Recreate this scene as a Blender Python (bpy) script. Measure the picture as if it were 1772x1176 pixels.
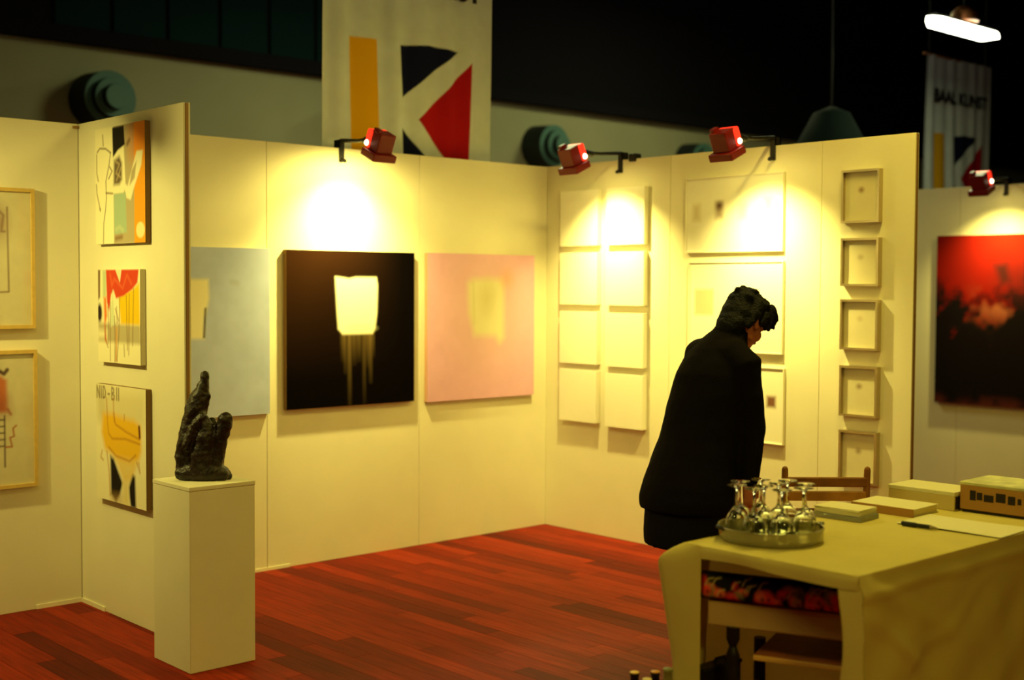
import bpy, bmesh, math, random
import numpy as np
from mathutils import Vector, Matrix, Euler

random.seed(7)
rng = np.random.default_rng(7)
for o in list(bpy.data.objects):
    bpy.data.objects.remove(o)
S = bpy.context.scene
COL = S.collection
PI = math.pi

# ------------------------------------------------------------------ camera
# world frame: origin = floor corner of the booth; back wall is y = 0 (x < 0),
# right wall is x = 0 (y < 0)
F_PX = 2225.8
CAM = Vector((-6.2243, -6.4901, 1.6736))
RGT = Vector((0.739989, -0.672599, 0.005171))
UPV = Vector((0.024504, 0.034640, 0.999099))
FWD = Vector((0.672172, 0.739196, -0.042114))
cd = bpy.data.cameras.new('camera')
cd.sensor_fit = 'HORIZONTAL'
cd.sensor_width = 36.0
cd.lens = 36.0 * F_PX / 1772.0
cd.clip_end = 100
cd.dof.use_dof = True
cd.dof.focus_distance = 6.0
cd.dof.aperture_fstop = 1.3
cam = bpy.data.objects.new('camera', cd)
COL.objects.link(cam)
cam.matrix_world = Matrix(((RGT.x, UPV.x, -FWD.x, CAM.x), (RGT.y, UPV.y, -FWD.y, CAM.y),
                           (RGT.z, UPV.z, -FWD.z, CAM.z), (0, 0, 0, 1)))
S.camera = cam


def ray(px, py):
    return RGT * ((px - 886) / F_PX) - UPV * ((py - 588) / F_PX) + FWD


def pix(px, py, axis, val):
    d = ray(px, py)
    return CAM + d * ((val - CAM[axis]) / d[axis])


def proj(p):
    d = Vector(p) - CAM
    z = d.dot(FWD)
    return 886 + F_PX * d.dot(RGT) / z, 588 - F_PX * d.dot(UPV) / z, z


# ------------------------------------------------------------------ world, exposure
w = bpy.data.worlds.new('world')
S.world = w
w.use_nodes = True
w.node_tree.nodes['Background'].inputs[0].default_value = (0.5, 0.55, 0.35, 1)
w.node_tree.nodes['Background'].inputs[1].default_value = 0.0
S.view_settings.view_transform = 'Standard'
S.view_settings.look = 'None'
S.view_settings.gamma = 1.0
S.view_settings.use_curve_mapping = False
S.view_settings.exposure = 0.0

HALOGEN = (1.0, 0.85, 0.205)
TUBE = (1.0, 0.76, 0.05)
TUBE_HALL = (0.95, 1.0, 0.42)
SPOT_W = 205.0
TUBE_W = 34.0

# ------------------------------------------------------------------ helpers: materials


def srgb(r, g, b):
    f = lambda c: ((c / 255 + 0.055) / 1.055) ** 2.4 if c > 10 else c / 255 / 12.92
    return (f(r), f(g), f(b), 1)


MATS = {}


def mat(name, col, rough=0.6, metal=0.0, spec=0.4, var=0.0, vscale=6.0, bump=0.0, bscale=60.0,
        emit=None, estr=0.0, trans=0.0, ior=1.45, alpha=1.0, sheen=0.0):
    if name in MATS:
        return MATS[name]
    m = bpy.data.materials.new(name)
    m.use_nodes = True
    nt = m.node_tree
    b = nt.nodes['Principled BSDF']
    c = tuple(col[:3]) + (1,)
    b.inputs['Base Color'].default_value = c
    b.inputs['Roughness'].default_value = rough
    b.inputs['Metallic'].default_value = metal
    b.inputs['Specular IOR Level'].default_value = spec
    b.inputs['Transmission Weight'].default_value = trans
    b.inputs['IOR'].default_value = ior
    b.inputs['Sheen Weight'].default_value = sheen
    if emit:
        b.inputs['Emission Color'].default_value = tuple(emit[:3]) + (1,)
        b.inputs['Emission Strength'].default_value = estr
    tc = nt.nodes.new('ShaderNodeNewGeometry')
    if var > 0:
        n = nt.nodes.new('ShaderNodeTexNoise')
        n.inputs['Scale'].default_value = vscale
        n.inputs['Detail'].default_value = 4
        nt.links.new(tc.outputs['Position'], n.inputs['Vector'])
        r = nt.nodes.new('ShaderNodeValToRGB')
        r.color_ramp.elements[0].position = 0.3
        r.color_ramp.elements[1].position = 0.7
        r.color_ramp.elements[0].color = tuple(max(0, x * (1 - var)) for x in c[:3]) + (1,)
        r.color_ramp.elements[1].color = tuple(min(1, x * (1 + var)) for x in c[:3]) + (1,)
        nt.links.new(n.outputs['Fac'], r.inputs['Fac'])
        nt.links.new(r.outputs['Color'], b.inputs['Base Color'])
    if bump > 0:
        n2 = nt.nodes.new('ShaderNodeTexNoise')
        n2.inputs['Scale'].default_value = bscale
        n2.inputs['Detail'].default_value = 3
        nt.links.new(tc.outputs['Position'], n2.inputs['Vector'])
        bp = nt.nodes.new('ShaderNodeBump')
        bp.inputs['Strength'].default_value = bump
        bp.inputs['Distance'].default_value = 0.01
        nt.links.new(n2.outputs['Fac'], bp.inputs['Height'])
        nt.links.new(bp.outputs['Normal'], b.inputs['Normal'])
    MATS[name] = m
    return m


def paint_mat(name, rough=0.7, spec=0.25):
    if name in MATS:
        return MATS[name]
    m = bpy.data.materials.new(name)
    m.use_nodes = True
    nt = m.node_tree
    b = nt.nodes['Principled BSDF']
    b.inputs['Roughness'].default_value = rough
    b.inputs['Specular IOR Level'].default_value = spec * .5
    a = nt.nodes.new('ShaderNodeAttribute')
    a.attribute_name = 'paint'
    nt.links.new(a.outputs['Color'], b.inputs['Base Color'])
    n = nt.nodes.new('ShaderNodeTexNoise')
    n.inputs['Scale'].default_value = 220
    g = nt.nodes.new('ShaderNodeNewGeometry')
    nt.links.new(g.outputs['Position'], n.inputs['Vector'])
    bp = nt.nodes.new('ShaderNodeBump')
    bp.inputs['Strength'].default_value = 0.15
    bp.inputs['Distance'].default_value = 0.003
    nt.links.new(n.outputs['Fac'], bp.inputs['Height'])
    nt.links.new(bp.outputs['Normal'], b.inputs['Normal'])
    MATS[name] = m
    return m


def pane_mat():
    if 'pane' in MATS:
        return MATS['pane']
    m = bpy.data.materials.new('picture_glass')
    m.use_nodes = True
    nt = m.node_tree
    nt.nodes.clear()
    out = nt.nodes.new('ShaderNodeOutputMaterial')
    mix = nt.nodes.new('ShaderNodeMixShader')
    t = nt.nodes.new('ShaderNodeBsdfTransparent')
    g = nt.nodes.new('ShaderNodeBsdfGlossy')
    g.inputs['Roughness'].default_value = 0.08
    mix.inputs[0].default_value = 0.035
    nt.links.new(t.outputs[0], mix.inputs[1])
    nt.links.new(g.outputs[0], mix.inputs[2])
    nt.links.new(mix.outputs[0], out.inputs[0])
    MATS['pane'] = m
    return m


def floor_mat(name, island):
    m = bpy.data.materials.new(name)
    m.use_nodes = True
    nt = m.node_tree
    b = nt.nodes['Principled BSDF']
    b.inputs['Roughness'].default_value = 0.5
    b.inputs['Specular IOR Level'].default_value = 0.06
    g = nt.nodes.new('ShaderNodeNewGeometry')
    oi = nt.nodes.new('ShaderNodeObjectInfo')
    ramp = nt.nodes.new('ShaderNodeValToRGB')
    cr = ramp.color_ramp
    cr.elements[0].position = 0.0
    cr.elements[0].color = (0.105, 0.006, 0.005, 1)
    cr.elements[1].position = 1.0
    cr.elements[1].color = (0.31, 0.025, 0.008, 1)
    e = cr.elements.new(0.18)
    e.color = (0.17, 0.010, 0.005, 1)
    e = cr.elements.new(0.55)
    e.color = (0.23, 0.015, 0.006, 1)
    nt.links.new(g.outputs['Random Per Island'] if island else oi.outputs['Random'], ramp.inputs['Fac'])
    mp = nt.nodes.new('ShaderNodeMapping')
    mp.inputs['Scale'].default_value = (60, 3.5, 1)
    nt.links.new(g.outputs['Position'], mp.inputs['Vector'])
    n = nt.nodes.new('ShaderNodeTexNoise')
    n.inputs['Scale'].default_value = 1.0
    n.inputs['Detail'].default_value = 5
    nt.links.new(mp.outputs['Vector'], n.inputs['Vector'])
    r2 = nt.nodes.new('ShaderNodeValToRGB')
    r2.color_ramp.elements[0].position = 0.3
    r2.color_ramp.elements[0].color = (0.62, 0.6, 0.58, 1)
    r2.color_ramp.elements[1].position = 0.75
    r2.color_ramp.elements[1].color = (1.15, 1.1, 1.1, 1)
    nt.links.new(n.outputs['Fac'], r2.inputs['Fac'])
    mx = nt.nodes.new('ShaderNodeMixRGB')
    mx.blend_type = 'MULTIPLY'
    mx.inputs['Fac'].default_value = 1
    nt.links.new(ramp.outputs['Color'], mx.inputs['Color1'])
    nt.links.new(r2.outputs['Color'], mx.inputs['Color2'])
    nt.links.new(mx.outputs['Color'], b.inputs['Base Color'])
    return m


# ------------------------------------------------------------------ helpers: objects and meshes
def link(o, parent=None):
    COL.objects.link(o)
    if parent is not None:
        o.parent = parent
    return o


def tag(o, label, cat, group=None):
    o['label'] = label
    o['category'] = cat
    if group:
        o['group'] = group
    return o


def thing(name, label, cat, loc=(0, 0, 0), rotz=0.0, group=None):
    o = link(bpy.data.objects.new(name, None))
    o.empty_display_size = 0.1
    o.location = loc
    o.rotation_euler = (0, 0, rotz)
    return tag(o, label, cat, group)


def mesh_obj(name, me, m, parent=None, smooth=False, label=None):
    if smooth:
        for p in me.polygons:
            p.use_smooth = True
    if m is not None:
        me.materials.append(m)
    o = link(bpy.data.objects.new(name, me), parent)
    if label:
        o['label'] = label
    return o


def bm_obj(name, bm, m, parent=None, smooth=False, label=None):
    me = bpy.data.meshes.new(name)
    bmesh.ops.recalc_face_normals(bm, faces=bm.faces[:])
    bm.to_mesh(me)
    bm.free()
    return mesh_obj(name, me, m, parent, smooth, label)


def bm_box(bm, x0, x1, y0, y1, z0, z1, M=None, bevel=0.0):
    r = bmesh.ops.create_cube(bm, size=1.0)
    vs = r['verts']
    for v in vs:
        v.co = Vector((x0 + (v.co.x + .5) * (x1 - x0), y0 + (v.co.y + .5) * (y1 - y0), z0 + (v.co.z + .5) * (z1 - z0)))
    if bevel > 0:
        es = list({e for v in vs for e in v.link_edges})
        r2 = bmesh.ops.bevel(bm, geom=es, offset=bevel, segments=2, affect='EDGES', profile=0.5)
        vs = list({v for f in r2['faces'] for v in f.verts} | {v for v in vs if v.is_valid})
    if M is not None:
        for v in vs:
            v.co = M @ v.co
    return vs


def box(name, x0, x1, y0, y1, z0, z1, m, parent=None, bevel=0.0, label=None, M=None):
    bm = bmesh.new()
    bm_box(bm, x0, x1, y0, y1, z0, z1, M, bevel)
    return bm_obj(name, bm, m, parent, label=label)


def bm_lathe(bm, prof, n=32, M=None, cap=True):
    """prof: list of (r, z)"""
    rings = []
    for r, z in prof:
        if r < 1e-6:
            v = bm.verts.new((0, 0, z))
            rings.append([v])
        else:
            rings.append([bm.verts.new((r * math.cos(2 * PI * k / n), r * math.sin(2 * PI * k / n), z)) for k in range(n)])
    for a, b in zip(rings[:-1], rings[1:]):
        if len(a) == 1 and len(b) == 1:
            continue
        for k in range(n):
            k2 = (k + 1) % n
            if len(a) == 1:
                bm.faces.new((a[0], b[k], b[k2]))
            elif len(b) == 1:
                bm.faces.new((a[k], a[k2], b[0]))
            else:
                bm.faces.new((a[k], a[k2], b[k2], b[k]))
    if cap:
        if len(rings[0]) > 1:
            bm.faces.new(rings[0][::-1])
        if len(rings[-1]) > 1:
            bm.faces.new(rings[-1])
    if M is not None:
        for rg in rings:
            for v in rg:
                v.co = M @ v.co


def lathe(name, prof, m, parent=None, n=32, M=None, smooth=True, cap=True, label=None):
    bm = bmesh.new()
    bm_lathe(bm, prof, n, M, cap)
    o = bm_obj(name, bm, m, parent, smooth=False, label=label)
    if smooth:
        auto_smooth(o)
    return o


def auto_smooth(o, ang=0.7):
    me = o.data
    for p in me.polygons:
        p.use_smooth = True
    bm = bmesh.new()
    bm.from_mesh(me)
    for e in bm.edges:
        if len(e.link_faces) == 2 and e.calc_face_angle(0) > ang:
            e.smooth = False
    bm.to_mesh(me)
    bm.free()


def bm_tube(bm, pts, rad, n=12, caps=True, squash=None):
    """tube along pts with radii (number or list); round ends"""
    pts = [Vector(p) for p in pts]
    if not isinstance(rad, (list, tuple)):
        rad = [rad] * len(pts)
    rings = []
    up = Vector((0.13, 0.27, 0.95)).normalized()
    for i, p in enumerate(pts):
        d = (pts[min(i + 1, len(pts) - 1)] - pts[max(i - 1, 0)]).normalized()
        a = d.cross(up)
        if a.length < 0.05:
            a = d.cross(Vector((1, 0, 0)))
        a.normalize()
        b = d.cross(a).normalized()
        rings.append([bm.verts.new(p + (a * math.cos(2 * PI * k / n) + b * math.sin(2 * PI * k / n)) * rad[i]) for k in range(n)])
    for A, B in zip(rings[:-1], rings[1:]):
        for k in range(n):
            bm.faces.new((A[k], A[(k + 1) % n], B[(k + 1) % n], B[k]))
    if caps:
        for R, sgn, i, j in ((rings[0], -1, 0, 1), (rings[-1], 1, -1, -2)):
            d = (pts[i] - pts[j]).normalized()
            r = rad[i]
            prev = R
            for t in (0.45, 0.8):
                c = pts[i] + d * r * math.sin(t * PI / 2)
                ring = [bm.verts.new(c + (v.co - pts[i]) * math.cos(t * PI / 2)) for v in R]
                for k in range(n):
                    bm.faces.new((prev[k], prev[(k + 1) % n], ring[(k + 1) % n], ring[k]))
                prev = ring
            tip = bm.verts.new(pts[i] + d * r)
            for k in range(n):
                bm.faces.new((prev[k], prev[(k + 1) % n], tip))


def tube(name, pts, rad, m, parent=None, n=12, label=None):
    bm = bmesh.new()
    bm_tube(bm, pts, rad, n)
    return bm_obj(name, bm, m, parent, smooth=True, label=label)


def bm_ell(bm, c, r, M=None, seg=20):
    res = bmesh.ops.create_uvsphere(bm, u_segments=seg, v_segments=seg // 2 + 2, radius=1)
    for v in res['verts']:
        p = Vector((v.co.x * r[0], v.co.y * r[1], v.co.z * r[2]))
        v.co = (M @ (Vector(c) + p)) if M is not None else Vector(c) + p


def bm_loft(bm, rings, n=28):
    """rings: (center, a (x half), b (y half)) ellipses in z planes, capped"""
    R = []
    for c, a, b in rings:
        R.append([bm.verts.new((c[0] + a * math.cos(2 * PI * k / n), c[1] + b * math.sin(2 * PI * k / n), c[2])) for k in range(n)])
    for A, B in zip(R[:-1], R[1:]):
        for k in range(n):
            bm.faces.new((A[k], A[(k + 1) % n], B[(k + 1) % n], B[k]))
    bm.faces.new(R[0][::-1])
    bm.faces.new(R[-1])


def fuse(bm, voxel, smooth=4, fac=0.5, noise=0.0, nscale=0.05):
    """fuse overlapping closed shells into one continuous mesh"""
    bmesh.ops.recalc_face_normals(bm, faces=bm.faces[:])
    me = bpy.data.meshes.new('tmp')
    bm.to_mesh(me)
    bm.free()
    o = bpy.data.objects.new('tmp', me)
    COL.objects.link(o)
    md = o.modifiers.new('r', 'REMESH')
    md.mode = 'VOXEL'
    md.voxel_size = voxel
    sm = o.modifiers.new('s', 'SMOOTH')
    sm.factor = fac
    sm.iterations = smooth
    if noise > 0:
        tx = bpy.data.textures.new('clouds', 'CLOUDS')
        tx.noise_scale = nscale
        dm = o.modifiers.new('d', 'DISPLACE')
        dm.texture = tx
        dm.strength = noise
        dm.mid_level = 0.5
    dg = bpy.context.evaluated_depsgraph_get()
    out = bpy.data.meshes.new_from_object(o.evaluated_get(dg))
    bpy.data.objects.remove(o)
    bpy.data.meshes.remove(me)
    out.materials.clear()
    return out


def structure(o):
    o['kind'] = 'structure'
    return o


# ------------------------------------------------------------------ painter: flat print on a fine grid
class Art:
    def __init__(s, w, h, base, step=0.006):
        s.w, s.h = w, h
        s.nx = max(8, int(w / step))
        s.ny = max(8, int(h / step))
        u, v = np.meshgrid(np.linspace(0, w, s.nx), np.linspace(0, h, s.ny))
        s.X, s.Y = u, v
        s.c = np.ones((s.ny, s.nx, 3)) * np.array(base[:3])

    def P(s, pts):
        return [(p[0] * s.w, p[1] * s.h) for p in pts]

    def mixin(s, a, col):
        a = np.clip(a, 0, 1)[..., None]
        s.c = s.c * (1 - a) + np.array(col[:3]) * a

    def _seg(s, p, q):
        px, py = s.X - p[0], s.Y - p[1]
        dx, dy = q[0] - p[0], q[1] - p[1]
        t = np.clip((px * dx + py * dy) / (dx * dx + dy * dy + 1e-12), 0, 1)
        return np.hypot(px - t * dx, py - t * dy)

    def poly(s, pts, col, soft=0.004, alpha=1.0):
        pts = s.P(pts)
        d = np.full(s.X.shape, 1e9)
        ins = np.zeros(s.X.shape, bool)
        for p, q in zip(pts, pts[1:] + pts[:1]):
            d = np.minimum(d, s._seg(p, q))
            cond = ((p[1] > s.Y) != (q[1] > s.Y))
            with np.errstate(divide='ignore', invalid='ignore'):
                xi = (q[0] - p[0]) * (s.Y - p[1]) / (q[1] - p[1] + 1e-12) + p[0]
            ins ^= cond & (s.X < xi)
        sd = np.where(ins, d, -d)
        s.mixin(np.clip(sd / soft * 0.5 + 0.5, 0, 1) * alpha, col)

    def stroke(s, pts, col, wd=0.006, soft=0.004, alpha=1.0, fade=0.0):
        pts = s.P(pts)
        d = np.full(s.X.shape, 1e9)
        for p, q in zip(pts[:-1], pts[1:]):
            d = np.minimum(d, s._seg(p, q))
        if fade > 0:
            y0, y1 = pts[0][1], pts[-1][1]
            alpha = alpha * (1 - fade * np.clip((s.Y - y0) / (y1 - y0), 0, 1))
        s.mixin(np.clip((wd - d) / soft * 0.5 + 0.5, 0, 1) * alpha, col)

    def ell(s, c, r, col, soft=0.1, alpha=1.0):
        d = np.hypot((s.X / s.w - c[0]) / r[0], (s.Y / s.h - c[1]) / r[1])
        s.mixin(np.clip((1 - d) / soft * 0.5 + 0.5, 0, 1) * alpha, col)

    def noise(s, amt=0.06, cell=0.05, seed=1):
        r = np.random.default_rng(seed)
        for k, a in ((1, amt), (3, amt * 0.6)):
            gx, gy = int(s.w / cell * k) + 3, int(s.h / cell * k) + 3
            g = r.random((gy, gx))
            fx = s.X / cell * k
            fy = s.Y / cell * k
            ix, iy = fx.astype(int), fy.astype(int)
            ix = np.clip(ix, 0, gx - 2)
            iy = np.clip(iy, 0, gy - 2)
            tx, ty = fx - ix, fy - iy
            tx = tx * tx * (3 - 2 * tx)
            ty = ty * ty * (3 - 2 * ty)
            n = (g[iy, ix] * (1 - tx) + g[iy, ix + 1] * tx) * (1 - ty) + (g[iy + 1, ix] * (1 - tx) + g[iy + 1, ix + 1] * tx) * ty
            s.c = s.c * (1 + (n[..., None] - .5) * 2 * a)

    def field(s, cell, seed):
        old = s.c
        s.c = np.ones((s.ny, s.nx, 3))
        s.noise(0.5, cell, seed)
        f = s.c[..., 0] - 1
        s.c = old
        return f

    def mesh(s, name, shape=None):
        """grid in local x (-w/2..w/2), z (0..h), facing -y; shape(u,v)->y offset"""
        x = s.X - s.w / 2
        z = s.h - s.Y
        y = np.zeros_like(x) if shape is None else shape(s.X / s.w, s.Y / s.h)
        co = np.stack([x, y, z], -1).reshape(-1, 3)
        idx = np.arange(s.nx * s.ny).reshape(s.ny, s.nx)
        q = np.stack([idx[1:, :-1], idx[1:, 1:], idx[:-1, 1:], idx[:-1, :-1]], -1).reshape(-1, 4)
        me = bpy.data.meshes.new(name)
        me.from_pydata(co.tolist(), [], q.tolist())
        at = me.color_attributes.new('paint', 'FLOAT_COLOR', 'POINT')
        c = np.concatenate([np.clip(s.c, 0, 1).reshape(-1, 3), np.ones((s.nx * s.ny, 1))], 1)
        at.data.foreach_set('color', c.astype(np.float32).ravel())
        return me


def canvas(name, label, cat, art, pos, rotz, depth, edge, group=None, rough=0.7):
    """unframed stretched canvas: body + painted face; pos = centre of bottom edge at the wall"""
    t = thing(name, label, cat, pos, rotz, group)
    box('stretcher', -art.w / 2, art.w / 2, -depth, -0.001, 0, art.h, edge, t, bevel=0.002)
    me = art.mesh('painted_face')
    o = mesh_obj('painted_face', me, paint_mat('paint%.2f' % rough, rough, 0.05 if rough > .75 else 0.25), t)
    o.location = (0, -depth - 0.0015, 0)
    return t


def framed(name, label, cat, art, pos, rotz, fw, depth, rail, fm, group=None, recess=0.015, glass=True):
    t = thing(name, label, cat, pos, rotz, group)
    W2, H = art.w / 2, art.h
    bm = bmesh.new()
    prof = [(0, -0.001), (0, -depth), (rail, -depth), (rail, -depth + recess), (rail, -0.001)]
    loops = []
    for (ins, y) in prof:
        loops.append([bm.verts.new((sx * (W2 - ins), y, (ins if sz < 0 else H - ins))) for sx, sz in ((-1, -1), (1, -1), (1, 1), (-1, 1))])
    for A, B in zip(loops, loops[1:] + loops[:1]):
        for k in range(4):
            bm.faces.new((A[k], A[(k + 1) % 4], B[(k + 1) % 4], B[k]))
    fo = bm_obj('frame', bm, fm, t)
    me = art.mesh('print')
    o = mesh_obj('print', me, paint_mat('paint0.79', 0.79), t)
    k = (W2 - rail) / W2
    kz = (H - 2 * rail) / H
    o.scale = (k, 1, kz)
    o.location = (0, -depth + recess, rail)
    if glass:
        box('glass', -W2 + rail, W2 - rail, -depth + recess - 0.008, -depth + recess - 0.006, rail, H - rail, pane_mat(), fo)
    return t


# ================================================================== STRUCTURE
WALLC = (0.78, 0.73, 0.56)
M_wall = mat('cream_panel', WALLC, 0.75, spec=0.25, var=0.03, vscale=3, bump=0.05, bscale=90)
M_edge = mat('panel_edge_wood', (0.33, 0.18, 0.06), 0.6)
M_rail = mat('base_channel', (0.85, 0.8, 0.6), 0.5)
M_dark = mat('black_metal', (0.012, 0.011, 0.012), 0.45)
M_hall = mat('hall_wall_paint', (0.44, 0.42, 0.24), 0.8, var=0.05, vscale=1.5)
M_black = mat('hall_black', (0.010, 0.009, 0.011), 0.9, spec=0.1)
M_teal = mat('dark_teal_panel', (0.004, 0.022, 0.022), 0.8, spec=.1)

PH = 2.5          # partition height
PW = 1.125        # panel module

# ---- floor: base slab + planks running along y
M_fl = floor_mat('red_plank', False)
M_fl2 = floor_mat('red_plank_far', True)
floor = structure(box('floor', -16, 18, -15, 6, -0.06, -0.012, mat('plank_gap', (0.02, 0.006, 0.004), 0.8)))
floor['label'] = 'dark red strip parquet floor'
PLW = 0.10
cands = []
fars = []
xi = -9.0
while xi < 9.0:
    y = -9.5 - random.random() * 1.2
    while y < 5.0:
        L = random.choice((0.9, 1.1, 1.3, 1.5))
        c = (xi + PLW / 2, y + L / 2, 0)
        vis = False
        if (Vector(c) - CAM).dot(FWD) > 1:
            px, py, z = proj(c)
            inb = (c[0] < 0 and c[1] < 0)
            vis = inb and -120 < px < 1900 and 850 < py < 1300
            if vis and 300 < px < 1150 and py < 900:
                vis = False
        (cands if vis else fars).append((c, L))
        y += L
    xi += PLW
cands.sort(key=lambda q: (Vector(q[0]) - CAM).length)
# leave out of the single pieces what the wing wall, the plinth or the table hide
keep = []
for q in cands:
    px, py, z = proj(q[0])
    hid = px > 1190 and q[0][0] > -2.6
    (fars if hid or len(keep) >= 300 else keep).append(q)
shared = {}
for (c, L) in keep:
    if L not in shared:
        bm = bmesh.new()
        bm_box(bm, -PLW / 2 + .0008, PLW / 2 - .0008, -L / 2 + .0008, L / 2 - .0008, -0.012, 0.0)
        me = bpy.data.meshes.new('plank')
        bm.to_mesh(me)
        bm.free()
        me.materials.append(M_fl)
        shared[L] = me
    o = link(bpy.data.objects.new('plank', shared[L]), floor)
    o.location = (c[0], c[1], -0.0004 * random.random())
V, Fc = [], []
for (c, L) in fars:
    a, b_ = PLW / 2 - .0008, L / 2 - .0008
    k = len(V)
    V += [(c[0] + sx * a, c[1] + sy * b_, z) for z in (-0.012, 0.0) for sx, sy in ((-1, -1), (1, -1), (1, 1), (-1, 1))]
    Fc += [(k + 4, k + 5, k + 6, k + 7), (k, k + 1, k + 5, k + 4), (k + 1, k + 2, k + 6, k + 5), (k + 2, k + 3, k + 7, k + 6), (k + 3, k, k + 4, k + 7)]
me = bpy.data.meshes.new('planks')
me.from_pydata(V, [], Fc)
o = mesh_obj('planks', me, M_fl2, floor)
o['kind'] = 'stuff'


def partition(name, axis, c0, c1, pos, side, cuts, height=PH, thick=0.035, z0=0.0):
    """axis 'x': wall runs along x at y=pos; its visible face looks towards side*normal"""
    if axis == 'x':
        bx = lambda n, a0, a1, t0, t1, z0_, z1, m, p=None, bv=0.0: box(n, a0, a1, min(pos - side * t0, pos - side * t1), max(pos - side * t0, pos - side * t1), z0_, z1, m, p, bv)
    else:
        bx = lambda n, a0, a1, t0, t1, z0_, z1, m, p=None, bv=0.0: box(n, min(pos - side * t0, pos - side * t1), max(pos - side * t0, pos - side * t1), a0, a1, z0_, z1, m, p, bv)
    core = structure(bx(name, c0, c1, 0.010, thick - 0.010, z0 + 0.01, z0 + height - 0.003, M_edge))
    es = sorted([c0] + list(cuts) + [c1])
    for a0, a1 in zip(es[:-1], es[1:]):
        bx('panel', a0 + .0015, a1 - .0015, 0.0, 0.0095, z0 + 0.0, z0 + height, M_wall, core, 0.002)
        bx('panel', a0 + .0015, a1 - .0015, thick - 0.0095, thick, z0 + 0.0, z0 + height, M_wall, core, 0.002)
    return core


wb = partition('wall_back', 'x', -5.625, 0.035, 0.0, -1, [-4.5, -3.375, -2.25, -1.125])
wb['label'] = 'cream exhibition partition carrying the three large square paintings'
wr = partition('wall_right', 'y', -2.8377, -0.001, 0.0, -1, [-1.125, -2.25])
wr['label'] = 'cream exhibition partition carrying the grid of white canvases'
wl = partition('wall_left', 'y', -1.1262, -0.001, -3.374, -1, [])
wl['label'] = 'short cream partition wing carrying three small colourful canvases'
wf = partition('wall_far', 'y', -5.5, 0.3, 3.62, -1, [-4.5, -3.375, -2.25, -1.125, 0])
wf['label'] = 'cream partition of the next booth carrying the red and black painting'
wn = partition('wall_next', 'x', 8.3, 13.0, 1.2, -1, [9.5, 10.7, 11.9], height=2.62)
wn['label'] = 'distant partition of another booth seen over the next one'
# little base channels near the inner corners
box('base_channel', -3.62, -3.376, -0.006, -0.0005, 0.0, 0.022, M_rail, wb)
box('base_channel', -3.381, -3.3745, -0.28, -0.001, 0.0, 0.022, M_rail, wl)
box('base_channel', -2.8, -2.1, -0.005, -0.0005, 0.0, 0.018, M_rail, wb)
box('corner_clip', -3.405, -3.375, -0.014, -0.0005, 2.475, 2.488, M_edge, wl)

# ---- the hall around
HY = 5.0
hw = structure(box('wall_hall', -15.5, 17.5, HY, HY + 0.2, 0, 3.86, M_hall))
hw['label'] = 'olive hall wall with round air vents'
ub = structure(box('trim_1', -15.5, 17.5, HY - 0.12, HY + 0.2, 3.86, 4.0, M_black))
ub['label'] = 'black beam along the top of the hall wall'
uw = structure(box('wall_upper', -15.5, 17.5, HY + 0.05, HY + 0.2, 4.0, 6.3, M_black))
for k in range(6):
    x0 = -1.40 + k * 0.565
    box('panel', x0 + 0.02, x0 + 0.545, HY + 0.02, HY + 0.05, 4.02, 4.95, M_teal, uw, 0.004)
ce = structure(box('ceiling', -15.5, 17.5, -15, HY + 0.2, 6.3, 6.45, M_black))
structure(box('wall_side', -15.7, -15.5, -15, HY + 0.2, 0, 6.3, M_black))
structure(box('wall_end', 17.5, 17.7, -15, HY + 0.2, 0, 6.3, M_black))
structure(box('wall_rear', -15.5, 17.5, -15.2, -15, 0, 6.3, M_black))

# ================================================================== LAMPS OF THE HALL, WITH UNSEEN FILL LAMPS ADDED
M_tube = mat('lit_tube_cover', (0.9, 0.9, 0.8), 0.4, emit=(0.98, 1.0, 0.72), estr=13.0)
M_copper = mat('copper_brown', (0.30, 0.11, 0.04), 0.45)
M_lend = mat('lamp_end_cap', (0.75, 0.68, 0.25), 0.5, emit=(1, .85, .3), estr=0.25)


def tube_lamp(x, y, z, label, L=1.2, wd=0.17, power=1.0, col=TUBE):
    t = thing('ceiling_lamp', label, 'lamp', (x, y, z), 0)
    # lit trough with tapered ends
    bm = bmesh.new()
    pr = [(-L / 2, wd * .22, .03), (-L / 2 + .12, wd / 2, 0), (L / 2 - .12, wd / 2, 0), (L / 2, wd * .22, .03)]
    rows = []
    for (xx, hw_, dz) in pr:
        rows.append([bm.verts.new((xx, -hw_, dz)), bm.verts.new((xx, hw_, dz)), bm.verts.new((xx, hw_ * .8, .07)), bm.verts.new((xx, -hw_ * .8, .07))])
    for A, B in zip(rows[:-1], rows[1:]):
        for k in range(4):
            bm.faces.new((A[k], A[(k + 1) % 4], B[(k + 1) % 4], B[k]))
    bm.faces.new(rows[0])
    bm.faces.new(rows[-1][::-1])
    bm_obj('diffuser', bm, M_tube, t)
    box('housing', -L / 2 + .05, L / 2 - .05, -wd * .3, wd * .3, 0.07, 0.10, M_dark, t, 0.004)
    lathe('glow_dome', [(0.13, 0.10), (0.13, 0.13), (0.11, 0.19), (0.06, 0.235), (0, 0.245)], M_copper, t, 24)  # brown dome stands in for the lamp's glow on the ceiling
    tube('hanging_rod', [(0, 0, 0.24), (0, 0, 6.3 - z)], 0.008, M_dark, t, 8)
    ld = bpy.data.lights.new('tube_light', 'AREA')
    ld.shape = 'RECTANGLE'
    ld.size = L
    ld.size_y = wd
    ld.energy = TUBE_W * power
    ld.color = col
    lo = link(bpy.data.objects.new('tube_light', ld), t)
    lo.location = (0, 0, -0.01)
    return t


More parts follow.
